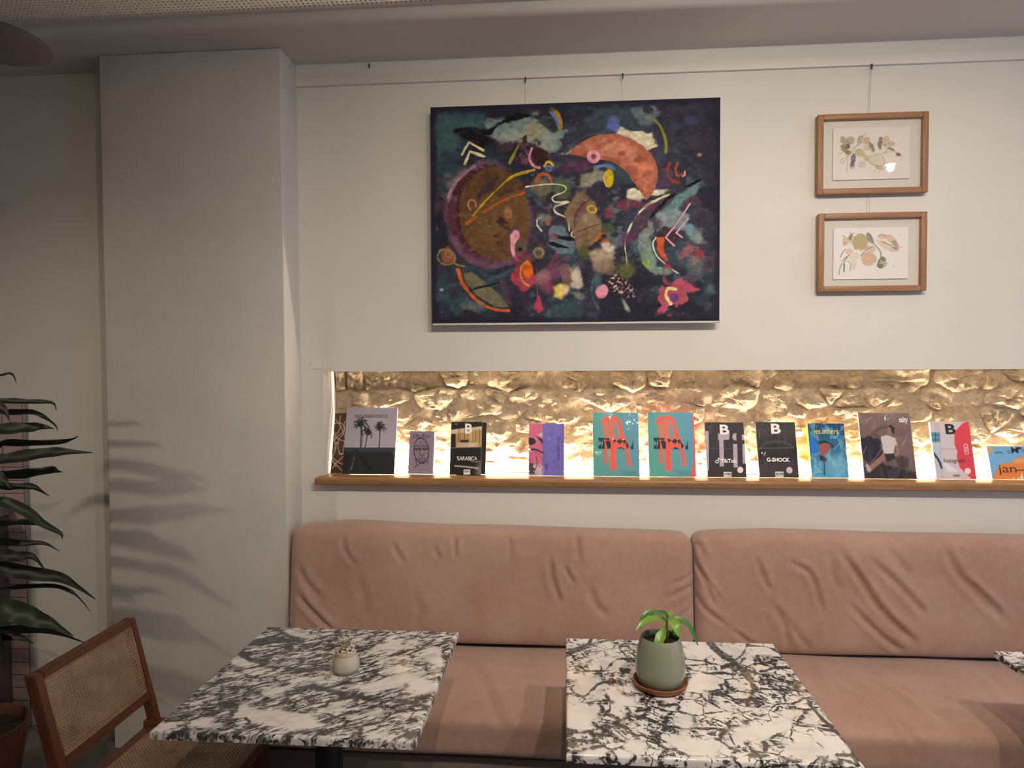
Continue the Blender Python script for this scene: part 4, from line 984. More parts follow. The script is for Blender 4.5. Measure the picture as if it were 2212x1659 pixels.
R.poly([(1060, 700), (1120, 700), (1180, 780), (1225, 920), (1220, 1010), (1150, 1060), (1080, 1090), (1050, 1000), (985, 870), (1000, 780)], (120, 98, 74), soft=12, rough=14); R.poly([(1100, 770), (1130, 800), (1120, 880), (1060, 930), (1045, 880)], (106, 68, 82), soft=10, rough=10, a=.85)
R.ell(1150, 880, 60, 40, (150, 132, 100), soft=20, rough=16, a=.7); R.line([(1060, 970), (1140, 940), (1215, 915)], 5, (60, 44, 40)); R.line([(1050, 930), (1050, 870), (1090, 800), (1150, 755)], 5, (60, 44, 40)); R.ell(1165, 818, 28, 22, (184, 150, 40), rot=20, ring=12); 
R.ell(1110, 1100, 40, 60, (76, 78, 46), soft=16, rough=14); R.line([(1190, 1020), (1230, 975), (1275, 990), (1270, 1030)], 18, (186, 92, 40), rough=4); R.ell(1265, 1040, 36, 30, (190, 98, 50), soft=14, rough=10, a=.8)
R.ell(1230, 1120, 90, 70, (160, 142, 116), soft=20, rough=22, a=.92); R.ell(1270, 1070, 50, 24, (196, 184, 164), soft=14, rough=12); R.ell(1240, 1190, 70, 40, (134, 112, 92), soft=20, rough=20, a=.8); R.ell(1270, 945, 44, 36, (70, 80, 48), soft=14, rough=12, a=.9)
# orange crescent
R.ell(1480, 350, 130, 50, (200, 188, 158), rot=20, soft=8, rough=22); R.ell(1100, 420, 110, 26, (190, 180, 156), rot=-14, soft=8, rough=14); R.ell(1450, 720, 70, 24, (206, 198, 170), rot=14, soft=8, rough=14); R.ell(1600, 710, 60, 18, (200, 190, 166), rot=-8, soft=8, rough=12)
R.poly([(1000, 455), (1090, 380), (1210, 330), (1340, 325), (1460, 375), (1560, 460), (1600, 560), (1590, 660), (1530, 755), (1500, 720), (1440, 640), (1370, 550), (1270, 500), (1150, 480)], (166, 96, 74), soft=4, rough=5, curve=True)
R.poly([(1100, 410), (1240, 355), (1380, 370), (1480, 440), (1460, 520), (1330, 470), (1200, 440)], (198, 132, 104), soft=26, rough=26, a=.8, tex=(30, .45)); R.poly([(1450, 520), (1560, 520), (1570, 620), (1510, 700)], (196, 116, 86), soft=20, rough=20, a=.8, tex=(34, .45)); R.line([(1060, 460), (1250, 480), (1380, 540), (1500, 700)], 12, (140, 68, 50), soft=8, rough=8, a=.8)
R.ell(1365, 450, 28, 18, (150, 82, 62), soft=6, rough=6); R.ell(1470, 495, 48, 20, (148, 80, 60), rot=-14, soft=8, rough=8); R.line([(1005, 400), (1120, 340), (1260, 305)], 12, (84, 84, 96), soft=8, rough=8, a=.8)
R.ell(1175, 472, 32, 32, (212, 140, 156), ring=26); R.ell(1175, 472, 13, 13, (130, 70, 80)); R.ell(1305, 255, 42, 46, (82, 98, 152), soft=14, rough=10)
R.poly([(1090, 600), (1180, 560), (1250, 570), (1240, 630), (1160, 660), (1100, 660)], (150, 146, 122), soft=12, rough=16, a=.85); R.line([(1180, 545), (1250, 530), (1310, 550)], 20, (96, 110, 150), soft=6, rough=6); R.ell(1278, 612, 30, 62, (190, 162, 20), soft=4, rough=3); R.line([(1255, 580), (1243, 620), (1262, 670)], 10, (206, 150, 130))
R.ell(1525, 215, 90, 80, (92, 104, 104), soft=18, rough=30, tex=(24, .42)); R.line([(1510, 215), (1570, 225), (1620, 280), (1655, 370), (1655, 445)], 18, (128, 124, 46), rough=5); R.ell(1830, 300, 150, 160, (52, 48, 58), soft=50, rough=20, a=.7); R.ell(1820, 240, 40, 30, (60, 76, 112), soft=20, a=.6); R.ell(1720, 270, 36, 36, (54, 62, 92), soft=20, a=.6)
# right side
R.line([(1680, 520), (1665, 570), (1690, 620), (1740, 645)], 16, (134, 56, 46), soft=6, rough=6); R.line([(1740, 510), (1720, 560), (1735, 600), (1770, 590)], 14, (150, 70, 54), soft=6, rough=6); R.line([(1782, 570), (1782, 595), (1768, 603)], 9, (200, 150, 160)); R.ell(1880, 462, 16, 12, (150, 110, 92), soft=6)
R.poly([(1720, 730), (1830, 680), (1880, 630), (1850, 720), (1760, 800), (1640, 850), (1600, 880)], (96, 122, 124), soft=10, rough=14); R.line([(1880, 630), (1760, 690), (1660, 760), (1550, 880)], 16, (20, 22, 26), rough=8); R.poly([(1600, 860), (1720, 830), (1820, 880), (1760, 940), (1640, 930)], (126, 142, 142), soft=16, rough=18, a=.9); R.poly([(1780, 920), (1900, 970), (1940, 1060), (1820, 1020)], (132, 146, 140), soft=26, rough=20, a=.8); R.ell(1810, 945, 30, 30, (96, 128, 138), soft=8, rough=8)
R.line([(1680, 720), (1600, 755), (1500, 820), (1420, 930), (1385, 1040), (1392, 1120), (1400, 1190)], 15, (204, 200, 150), rough=6); R.ell(1400, 800, 70, 30, (120, 54, 70), soft=16, rough=16, a=.7); R.ell(1280, 840, 40, 40, (130, 62, 76), soft=14, rough=12, a=.7); R.ell(1560, 800, 50, 24, (110, 50, 72), soft=14, rough=12, a=.7)
R.ell(1660, 1010, 80, 80, (62, 40, 40), soft=10, rough=20, tex=(60, .42)); R.poly([(1600, 1010), (1650, 1000), (1640, 1080), (1680, 1160), (1650, 1160), (1595, 1080)], (190, 84, 50), soft=6, rough=8); R.line([(1590, 1005), (1570, 1050), (1600, 1130), (1680, 1200), (1735, 1240)], 9, (206, 200, 180)); R.ell(1670, 1200, 40, 20, (150, 56, 84), rot=40, soft=8, rough=8)
R.poly([(1480, 980), (1540, 990), (1560, 1080), (1600, 1180), (1700, 1230), (1590, 1260), (1500, 1170), (1465, 1060)], (110, 130, 116), soft=8, rough=12); R.ell(1520, 1150, 18, 42, (150, 156, 44), rot=-18, ring=10); R.ell(1510, 1060, 26, 30, (130, 126, 136), soft=10, rough=8, a=.7)
R.line([(1815, 785), (1740, 900), (1655, 1005), (1712, 1060)], 10, (210, 150, 168), curve=False); R.line([(1805, 880), (1725, 975), (1765, 1005)], 10, (210, 150, 168), curve=False)
R.ell(1810, 1110, 90, 80, (130, 84, 88), soft=20, rough=24, tex=(60, .42)); R.ell(1880, 1110, 30, 30, (140, 52, 66), soft=14, rough=10, a=.8); R.ell(1850, 1180, 70, 40, (104, 110, 104), soft=30, rough=16, a=.6)
R.poly([(1610, 1300), (1660, 1330), (1760, 1270), (1800, 1300), (1880, 1350), (1800, 1370), (1800, 1420), (1720, 1450), (1640, 1490), (1590, 1520), (1620, 1450), (1585, 1420), (1620, 1380)], (160, 74, 88), soft=5, rough=16); R.line([(1720, 1345), (1670, 1345), (1660, 1390), (1690, 1440)], 24, (220, 196, 140), rough=3); R.ell(1710, 1400, 32, 30, (104, 60, 110), soft=6); R.ell(1680, 1520, 18, 14, (150, 70, 84), soft=4); R.line([(1640, 1200), (1650, 1290), (1700, 1310)], 14, (120, 58, 80), soft=6, rough=8)
R.ell(1232, 1358, 42, 46, (206, 132, 150), soft=5, rough=5); R.ell(1200, 1290, 30, 50, (76, 98, 96), soft=14, rough=10, a=.8); R.line([(1170, 1280), (1165, 1380), (1210, 1470)], 14, (74, 100, 110), soft=8, rough=6); R.ell(1400, 1215, 70, 55, (86, 92, 54), soft=18, rough=18, a=.9)
R.poly([(1250, 1250), (1340, 1230), (1450, 1330), (1430, 1390), (1330, 1380), (1270, 1320)], (186, 160, 150), soft=12, rough=22, tex=(120, .52)); R.poly([(1250, 1240), (1340, 1230), (1460, 1330), (1420, 1390), (1330, 1380), (1260, 1320)], (50, 34, 38), soft=12, rough=22, tex=(110, .52), seed=8)
R.ell(1390, 1450, 36, 12, (140, 150, 136), rot=60, soft=8, rough=8); R.ell(1930, 1460, 30, 36, (74, 72, 84), soft=10, rough=12, a=.7); R.ell(1330, 770, 50, 60, (80, 92, 96), soft=20, rough=26, tex=(40, .5)); R.ell(1340, 960, 60, 90, (84, 98, 104), soft=20, rough=30, tex=(50, .52)); R.wash((140, 148, 144), 110, .80, .5, 21, .05)
R.ell(1050, 540, 100, 40, (96, 54, 84), soft=24, rough=20, a=.7); R.ell(1420, 1000, 60, 40, (96, 48, 80), rot=-40, soft=16, rough=16, a=.7)
# brush grain over the whole canvas
R.img *= (.80+.40*R.N(70, 31, 3))[..., None]; R.img += 10*(R.N(30, 41, 4)-.5)[..., None]*np.array((.8, 1.0, 1.1))
R.line([(1010, 300), (1150, 230), (1330, 200)], 60, (92, 90, 106), soft=40, rough=30, a=.35, tex=(40, .5)); R.ell(1560, 950, 60, 40, (150, 156, 150), soft=14, rough=20, a=.6, tex=(60, .5)); R.ell(880, 790, 60, 40, (110, 120, 118), soft=20, rough=24, a=.6, tex=(50, .5)); R.ell(1100, 640, 80, 30, (120, 122, 110), rot=-10, soft=20, rough=20, a=.6, tex=(60, .5)); R.ell(300, 1390, 120, 40, (70, 96, 112), soft=24, rough=26, a=.6, tex=(40, .5)); R.ell(960, 1230, 70, 60, (130, 70, 96), soft=20, rough=26, a=.5, tex=(40, .52)); R.ell(1480, 1080, 40, 120, (84, 104, 112), rot=-20, soft=16, rough=20, a=.6, tex=(50, .5))
# plain dark border
for e_ in ([(90, 150), (2017, 92)], [(100, 1560), (2010, 1545)], [(95, 145), (110, 1565)], [(2015, 85), (2005, 1552)]): R.line(e_, 60, (36, 36, 48), soft=16, rough=14, a=.85)
bm = bmesh.new(); bx(bm, 0, PW, 0, .034, 0, PH, .0015); bmobj('stretched_canvas', bm, M['canvas_side'], ptg, True, 40, local=True)
me = print_mesh('painted_face', R, PW, PH-.007, GAIN); me.materials.append(M['paint']); o = link(bpy.data.objects.new('painted_face', me), ptg); o.location = (0, -.0012, .007)
bm = bmesh.new()
edgem = plain('dark_paint_edge', (.028, .028, .045, 1), .6); bm.free()
for a in ((-.0012, 0), (PW, PW+.0012)): box('painted_edge', a[0], a[1], 0, .032, 0, PH, edgem, ptg, local=True)
box('stretcher_bar', .05, PW-.05, .034, .056, PH-.11, PH-.06, M['trunk'], ptg, local=True)

# ------------------------------------------------------------------ framed watercolours
def frame(x0, x1, z0, z1, label, ras, wp, hp, off):
    fw, fd = .022, .030; y1 = -.006; y0 = y1-fd
    t = thing('framed_watercolour', (x0, y0, z0), label, 'picture', 'oak framed watercolours')
    Wf, Hf = x1-x0, z1-z0
    for nm, a, mat in (('frame_side', (0, fw, 0, Hf), 'frame_z'), ('frame_side', (Wf-fw, Wf, 0, Hf), 'frame_z'), ('frame_rail', (fw, Wf-fw, Hf-fw, Hf), 'frame_x'), ('frame_rail', (fw, Wf-fw, 0, fw), 'frame_x')):
        bm = bmesh.new(); bx(bm, a[0], a[1], 0, fd, a[2], a[3], .003); bmobj(nm, bm, M[mat], t, True, 40, local=True)
    box('mount_board', fw*.5, Wf-fw*.5, .020, .024, fw*.5, Hf-fw*.5, M['mat'], t, local=True)
    box('glass_pane', fw*.6, Wf-fw*.6, .004, .0055, fw*.6, Hf-fw*.6, M['glass'], t, local=True)
    px_, pz_ = off
    pp = box('paper_sheet', px_, px_+wp, .0145, .0155, pz_, pz_+hp, M['paper'], t, local=True)
    me = print_mesh('watercolour_print', ras, wp, hp, (1.36, 1.40, 1.46)); me.materials.append(M['paperprint']); o = link(bpy.data.objects.new('watercolour_print', me), pp); o.location = (px_, .0140, pz_)
    return t
A1 = Ras(230, 160, ((303, 230), (930, 215), (930, 640), (300, 662)), (206, 198, 190)); g = A1
for cx, cy, rx, ry, col, ro in ((445, 328, 32, 32, (150, 142, 132), 0), (400, 350, 26, 60, (150, 140, 112), -30), (395, 400, 40, 22, (128, 104, 84), 40), (425, 375, 16, 16, (110, 66, 50), 0), (430, 432, 20, 14, (120, 112, 60), 0), (470, 480, 18, 36, (100, 86, 90), 8), (460, 530, 16, 36, (84, 74, 92), 10), (520, 430, 36, 30, (166, 158, 110), 0), (525, 330, 20, 40, (166, 146, 120), 20), (580, 330, 26, 26, (170, 150, 112), 0), (575, 385, 22, 26, (190, 172, 150), 0), (622, 385, 14, 40, (110, 96, 84), -25), (690, 350, 18, 40, (112, 84, 72), 6), (740, 330, 26, 34, (186, 166, 130), 0), (650, 500, 42, 40, (190, 180, 158), 0), (575, 470, 34, 20, (176, 160, 120), 50), (660, 490, 70, 50, (196, 188, 168), 20), (540, 530, 30, 24, (186, 178, 160), 0), (780, 360, 26, 18, (176, 160, 120), 0), (840, 445, 18, 10, (110, 70, 54), 30), (760, 390, 40, 10, (120, 104, 84), 30), (690, 555, 34, 12, (170, 156, 120), 20)):
    g.ell(cx, cy, rx, ry, col, ro, soft=4, rough=7, a=.8, seed=int(cx)); g.ell(cx, cy, rx, ry, tuple(c_*.75 for c_ in col), ro, ring=3, soft=2, a=.45)
for pts in ([(410, 300), (390, 340), (430, 390)], [(440, 450), (400, 470), (365, 500), (380, 515), (430, 460)], [(425, 480), (415, 600)], [(440, 440), (500, 370), (520, 300)], [(540, 310), (575, 265)], [(590, 480), (640, 455), (720, 435), (790, 410)], [(350, 450), (380, 430)], [(640, 590), (660, 570)], [(680, 600), (690, 575)], [(610, 350), (600, 400), (640, 420)], [(720, 430), (770, 400), (850, 450)], [(480, 560), (470, 500)], [(710, 470), (730, 500), (700, 540), (620, 520), (590, 490)], [(450, 400), (500, 370)]):
    g.line(pts, 3.6, (126, 114, 100), soft=2.5, a=.8)
A2 = Ras(230, 160, ((303, 1045), (920, 1020), (908, 1452), (300, 1460)), (212, 208, 204)); g = A2
for cx, cy, rx, ry, col, ro in ((515, 1155, 65, 66, (164, 150, 106), 0), (585, 1290, 60, 58, (190, 160, 136), 0), (585, 1295, 22, 20, (206, 170, 150), 0), (595, 1120, 20, 44, (130, 124, 120), -20), (410, 1145, 34, 26, (196, 170, 146), 0), (440, 1110, 12, 26, (150, 120, 96), 10), (395, 1170, 16, 16, (180, 150, 130), 0), (430, 1235, 26, 22, (206, 176, 166), 0), (700, 1105, 30, 20, (196, 168, 146), 0), (770, 1125, 40, 26, (196, 172, 150), 30), (800, 1160, 26, 22, (150, 140, 120), 30), (815, 1200, 20, 28, (186, 146, 130), 0), (700, 1160, 50, 22, (206, 186, 166), 20), (740, 1190, 50, 26, (206, 184, 160), 20), (695, 1330, 36, 40, (160, 150, 130), 20), (680, 1350, 22, 18, (110, 110, 84), 0), (705, 1295, 26, 14, (110, 104, 96), 0), (460, 1340, 20, 44, (206, 190, 170), 15), (600, 1210, 40, 24, (190, 178, 150), 0), (460, 1270, 40, 26, (206, 196, 184), 0), (780, 1215, 26, 18, (196, 176, 156), 0)):
    g.ell(cx, cy, rx, ry, col, ro, soft=4, rough=7, a=.85, seed=int(cx)); g.ell(cx, cy, rx, ry, tuple(c_*.78 for c_ in col), ro, ring=3, soft=2, a=.4)
for pts, w_ in (([(570, 1085), (600, 1100), (620, 1150), (640, 1180)], 6), ([(640, 1180), (675, 1220), (685, 1270), (660, 1340)], 8), ([(400, 1215), (370, 1250), (360, 1280)], 6), ([(430, 1260), (390, 1290), (370, 1315)], 6), ([(410, 1280), (385, 1330), (388, 1400)], 7), ([(370, 1330), (350, 1380), (346, 1420)], 6), ([(390, 1340), (385, 1395)], 9), ([(420, 1310), (440, 1340), (430, 1390)], 4), ([(465, 1080), (440, 1110), (450, 1140)], 5), ([(520, 1270), (560, 1220), (620, 1190)], 5), ([(660, 1110), (690, 1090), (730, 1100)], 4), ([(690, 1150), (740, 1165), (780, 1190)], 5), ([(790, 1195), (815, 1205)], 9), ([(655, 1352), (670, 1300)], 9), ([(375, 1100), (400, 1120)], 5)):
    g.line(pts, w_, (104, 100, 96), soft=3, a=.85)
for cx, cy in ((740, 1330), (725, 1150), (850, 1085), (858, 1195), (790, 1350)): g.ell(cx, cy, 4, 4, (110, 100, 90))
frame(1.001, 1.421, 2.283, 2.597, 'upper oak framed watercolour with a lamp reflected in its glass', A1, .292, .203, (.063, .058))
frame(1.007, 1.420, 1.898, 2.208, 'lower oak framed watercolour with a round ochre disc drawing', A2, .286, .203, (.062, .050))

# hooks and nylon lines from the rail
def hook(u, v, zend, n_, label):
    p = P(u, v, -.02); h = thing('picture_hook', (p[0], -.02, 2.78), label, 'hook', 'picture rail hooks')
    box('hook_body', p[0]-.0028, p[0]+.0028, -.024, -.0145, 2.772, 2.792, M['hook'], h, .001)
    for k in range(n_):
        dx_ = (k-.5*(n_-1))*.010
        tube('line', [(p[0]+dx_*.1, -.020, 2.774), (p[0]+dx_*.6, -.003, 2.675), (p[0]+dx_, -.003, zend)], .0006, M['wire'], h, 5)
hook(1135, 175, 2.62, 1, 'picture rail hook above the left half of the dark painting')
hook(1345, 165, 2.62, 1, 'picture rail hook above the right half of the dark painting')
hook(1883, 145, 2.20, 2, 'picture rail hook above the two oak framed watercolours')
p = P(797, 141, -.01); o = tag(box('wall_nail', p[0]-.002, p[0]+.002, -.012, 0, p[2]-.008, p[2]+.008, M['hook'], bev=.0008), 'small dark nail at the top of the wall near the pillar', 'nail')

# caption card
c0, c1 = P(662, 777, 0), P(704, 797, 0)
cc = thing('caption_card', (c0[0], -.002, c1[2]), 'small white caption card on the wall beside the niche corner', 'card')
box('card', c0[0], c1[0], -.0022, 0, c1[2], c0[2], M['paper'], cc)
ink = plain('grey_ink', (.42, .38, .34, 1), .8)
for (a, b, v_) in ((.12, .34, .80), (.12, .22, .62), (.12, .42, .50), (.12, .30, .40), (.12, .2, .28)):
    Wc, Hc = c1[0]-c0[0], c0[2]-c1[2]
    box('caption_line', c0[0]+a*Wc, c0[0]+b*Wc, -.0027, -.0022, c1[2]+v_*Hc-.0006, c1[2]+v_*Hc+.0006, ink, cc)

# ------------------------------------------------------------------ magazines and books standing on the shelf
INK = {}
def inkm(r, g, b):
    k = (r, g, b)
    if k not in INK: INK[k] = plain('print_ink', lc(r, g, b, 1.25), .5, .0)
    return INK[k]
OA, SA = (650, 780), 4.424; OB, SB = (1120, 790), 4.2538; OC, SC = (1620, 790), 3.7365
GR = 'books and magazines standing on the oak shelf'
def book(label, cs, org, sc, thick, body, paint, nx=110, wrap=False, texts=(), yb=.030, tilt=15.0, pages=None, cut=None, dxr=0.0, name='magazine', ras=None):
    q = [(org[0]+a/sc, org[1]+b/sc) for a, b in cs]
    ta = math.radians(tilt)
    xl, xr = P(q[3][0], q[3][1], yb)[0], P(q[2][0], q[2][1], yb)[0]; wd = xr-xl
    zt = .5*(P(q[0][0], q[0][1], yb+.06)[2]+P(q[1][0], q[1][1], yb+.06)[2]); h = (zt-1.1405)/math.cos(ta)
    t = thing(name, (xl, yb, 1.1405+thick*math.sin(ta)), label, 'book' if name == 'book' else 'magazine', GR, rot=(-ta, 0, 0))
    bm = bmesh.new(); bx(bm, 0, wd, .0006, thick, 0, h, .0008, 1); bmobj('body', bm, body, t, local=True)
    if pages:
        bm = bmesh.new(); bx(bm, pages[0], wd+pages[1], .0025, thick-.002, .002, h+pages[2]); bmobj('page_block', bm, M['paper'] if len(pages) < 4 else pages[3], t, local=True)
    r = ras if ras is not None else Ras(nx, int(nx*h/wd), cs, (128, 128, 128))
    if ras is None: paint(r)
    me = print_mesh('cover_print', r, wd, h, GAIN if not wrap else tuple(g_*.97 for g_ in GAIN), cut); me.materials.append(M['cover_wrap'] if wrap else M['cover'])
    o = link(bpy.data.objects.new('cover_print', me), t)
    Hi = np.linalg.inv(homography(cs))
    def loc(x, y):
        v = Hi @ np.array([x, y, 1.0]); return v[0]/v[2]*wd, (1-v[1]/v[2])*h
    for tx in texts:
        s, x0, y0, x1, y1, mat = tx[:6]; kw = tx[6] if len(tx) > 6 else {}
        if kw.get('vert'):
            a = loc(x1, y0); b = loc(x0, y1); L = a[1]-b[1]; hh_ = abs(a[0]-b[0])
            lettering(s, b[0], a[1], L, hh_, mat, t, rot=-math.pi/2, bold=kw.get('bold', 0))
        else:
            a = loc(x0, y1); b = loc(x1, y0); kk = {k_: v_ for k_, v_ in kw.items()}
            lettering(s, a[0], a[1], b[0]-a[0], b[1]-a[1], mat, t, **kk)
    return t, r
black, white = inkm(16, 15, 16), inkm(236, 228, 226)
bodyw, bodyb = M['paper'], plain('black_card_cover', (.02, .02, .021, 1), .5)

def c_brown(r):
    r.rect(0, 0, 3000, 2000, (66, 50, 40)); r.wash((80, 60, 46), 12, .55, .5)
    rr = random.Random(3)
    for pts in ([(345, 530), (340, 600), (370, 680), (400, 760), (390, 860)], [(300, 570), (350, 650), (300, 760), (320, 860), (290, 960), (330, 1040)], [(410, 575), (385, 610), (390, 700), (340, 780), (350, 900), (400, 920)], [(290, 610), (360, 610), (385, 680), (330, 740), (290, 790)], [(295, 700), (320, 760), (395, 790)], [(290, 950), (350, 1000), (400, 1020)], [(400, 940), (340, 1000), (295, 1060)], [(290, 980), (340, 1030), (395, 1085)], [(350, 890), (360, 920), (390, 915), (395, 860)], [(300, 820), (330, 800), (300, 880)]):
        r.line(pts, 8, (178, 150, 122), soft=3)
book('narrow brown book with beige line drawing, partly behind the palm tree magazine', ((288, 505), (470, 505), (462, 1105), (283, 1105)), OA, SA, .010, plain('brown_cover', (.05, .035, .025, 1), .6), c_brown, nx=70, yb=.048, name='book')
def palm(r, x, y, xb, yb_, k):
    r.line([(x, y), ((x+xb)/2+3, (y+yb_)/2), (xb, yb_)], 8*k+2, (44, 40, 46))
    for q_, a in enumerate(range(-215, 46, 20)):
        t = math.radians(a); L = (66 if q_ % 2 else 54)*k; dr = 14*k*abs(math.cos(t))
        r.line([(x, y), (x+L*.6*math.cos(t), y+L*.6*math.sin(t)-4*k), (x+L*math.cos(t), y+L*math.sin(t)+dr)], 8*k, (46, 42, 48), soft=5, rough=5)
    r.ell(x, y+2, 30*k, 30*k, (44, 40, 46), soft=8, rough=14)
def c_waves(r):
    r.img[:] = (168, 158, 168); r.img += ((r.v-.3)*26)[..., None]
    r.rect(0, 850, 3000, 3000, (40, 44, 46), soft=5); r.rect(0, 856, 3000, 890, (58, 72, 78), soft=14, a=.8)
    palm(r, 566, 615, 568, 850, 1.1); r.line([(575, 640), (585, 760), (572, 850)], 7, (48, 44, 50)); palm(r, 630, 700, 608, 850, .9); palm(r, 752, 650, 745, 855, .9)
    r.line([(520, 890), (600, 980), (660, 1050)], 40, (26, 28, 30), soft=22, a=.8); r.line([(515, 890), (560, 960), (575, 1000)], 3, (110, 112, 112), a=.7)
book('tall grey magazine with three black palm trees', ((425, 450), (925, 452), (890, 1105), (395, 1105)), OA, SA, .007, bodyw, c_waves, nx=120, wrap=True, texts=[('WAVES&WOODS', 503, 522, 832, 554, inkm(52, 48, 54), {'space': .95})])
def c_life(r):
    r.img[:] = (140, 124, 138); L = (58, 46, 60)
    r.ell(1165, 880, 76, 125, (132, 116, 130), ring=None); r.ell(1165, 880, 76, 125, L, ring=7, rough=2)
    r.line([(1095, 960), (1110, 1010), (1090, 1050)], 6, L); r.line([(1215, 990), (1218, 1020)], 6, L); r.line([(1110, 1030), (1150, 1005), (1200, 990)], 5, L)
    for cx in (1125, 1205): r.ell(cx, 868, 26, 10, L, ring=6); r.line([(cx-34, 842), (cx, 832), (cx+30, 842)], 7, L); r.ell(cx, 868, 7, 7, L)
    r.line([(1160, 850), (1150, 920), (1168, 938), (1185, 925)], 6, L); r.line([(1130, 968), (1162, 958), (1200, 966), (1165, 985), (1130, 968)], 6, L)
    for pts in ([(1110, 800), (1160, 780), (1220, 810)], [(1100, 830), (1150, 800)], [(1180, 770), (1210, 830)], [(1105, 900), (1130, 930), (1110, 950)], [(1190, 890), (1220, 920), (1200, 950)], [(1140, 900), (1120, 920)], [(1150, 770), (1140, 830)], [(1200, 900), (1230, 890)], [(1110, 880), (1150, 910), (1180, 900)]): r.line(pts, 5, (188, 176, 188), soft=3, a=.8); r.line([(a+6, b+4) for a, b in pts], 4, L, soft=2, a=.8)
    r.line([(1140, 1068), (1225, 1066)], 4, (90, 74, 90))
book('small mauve book with a line drawn face and thick white pages', ((1057, 680), (1315, 685), (1262, 1105), (1022, 1098)), OA, SA, .026, bodyw, c_life, nx=90, texts=[('Life Run', 1085, 712, 1268, 752, inkm(46, 36, 48), {'shear': .15})], name='book')
def c_arab(r):
    r.img[:] = (30, 28, 27)
    r.poly([(1433, 660), (1725, 632), (1722, 832), (1425, 832)], (176, 140, 92), soft=3); r.poly([(1433, 660), (1725, 632), (1725, 665), (1433, 705)], (206, 184, 150), soft=6)
    r.rect(1425, 700, 1475, 832, (40, 32, 26), soft=4); r.rect(1580, 690, 1650, 770, (200, 160, 96), soft=8)
    for x in (1500, 1515, 1560, 1590, 1640, 1665, 1700): r.line([(x, 660), (x, 800)], 4, (76, 56, 36), soft=3)
    r.rect(1520, 760, 1600, 785, (50, 38, 28), soft=4); r.rect(1490, 785, 1690, 830, (190, 166, 134), soft=5); r.rect(1600, 795, 1660, 826, (206, 184, 168), soft=4)
    r.line([(1425, 834), (1725, 834)], 4, (150, 130, 110)); r.ell(1715, 1080, 40, 90, (150, 140, 130), soft=40, a=.8); r.line([(1472, 1008), (1580, 1020), (1690, 1036)], 14, (196, 186, 172), soft=8)
    r.line([(1610, 950), (1640, 972), (1712, 972)], 4, (190, 184, 176)); r.rect(1554, 1045, 1618, 1095, (226, 220, 212)); 
    for k in range(9): r.line([(1562+k*6, 1055), (1562+k*6, 1072)], 3, (40, 36, 34), soft=1.5)
book('black magazine with a lit interior photograph and white lettering', ((1433, 585), (1725, 590), (1718, 1100), (1420, 1090)), OA, SA, .012, bodyb, c_arab, nx=100, texts=[('%ARABICA', 1487, 922, 1682, 955, white, {'bold': .01}), ('B', 1562, 605, 1635, 700, white, {'bold': .03}), ('magazine', 1465, 602, 1495, 612, white)])
def c_black2(r): r.img[:] = (34, 31, 30)
book('plain black magazine half hidden behind the interior photograph one', ((1500, 592), (1785, 592), (1762, 1090), (1480, 1090)), OA, SA, .009, bodyb, c_black2, nx=40, yb=.052)
def c_pink(r):
    r.img[:] = (108, 96, 176); r.wash((122, 108, 190), 5, .5, .5); r.rect(0, 0, 221, 2000, (204, 104, 134))
    r.poly([(165, 640), (221, 615), (221, 665)], (190, 176, 190)); r.poly([(160, 655), (221, 680), (221, 730), (190, 690)], (46, 40, 52), soft=5); r.ell(110, 700, 46, 32, (44, 38, 50), soft=5)
    r.line([(92, 775), (150, 775), (221, 800)], 18, (60, 46, 60), soft=4); r.line([(92, 850), (130, 800), (190, 820), (221, 880)], 6, (150, 70, 90)); r.ell(150, 970, 80, 60, (196, 180, 186), soft=10, rough=18); r.poly([(92, 870), (130, 900), (160, 1000), (92, 1000)], (70, 58, 66), soft=10, rough=14)
    r.line([(160, 830), (170, 900), (150, 960)], 6, (50, 42, 52)); r.line([(221, 530), (221, 1010)], 4, (90, 78, 150)); r.rect(245, 900, 262, 950, (70, 60, 120), a=.7)
book('pink and violet magazine with sideways title', ((90, 540), (420, 535), (420, 1005), (92, 1005)), OB, SB, .008, bodyw, c_pink, nx=110, wrap=True, texts=[('les others', 355, 655, 388, 868, inkm(44, 38, 76), {'vert': 1})])
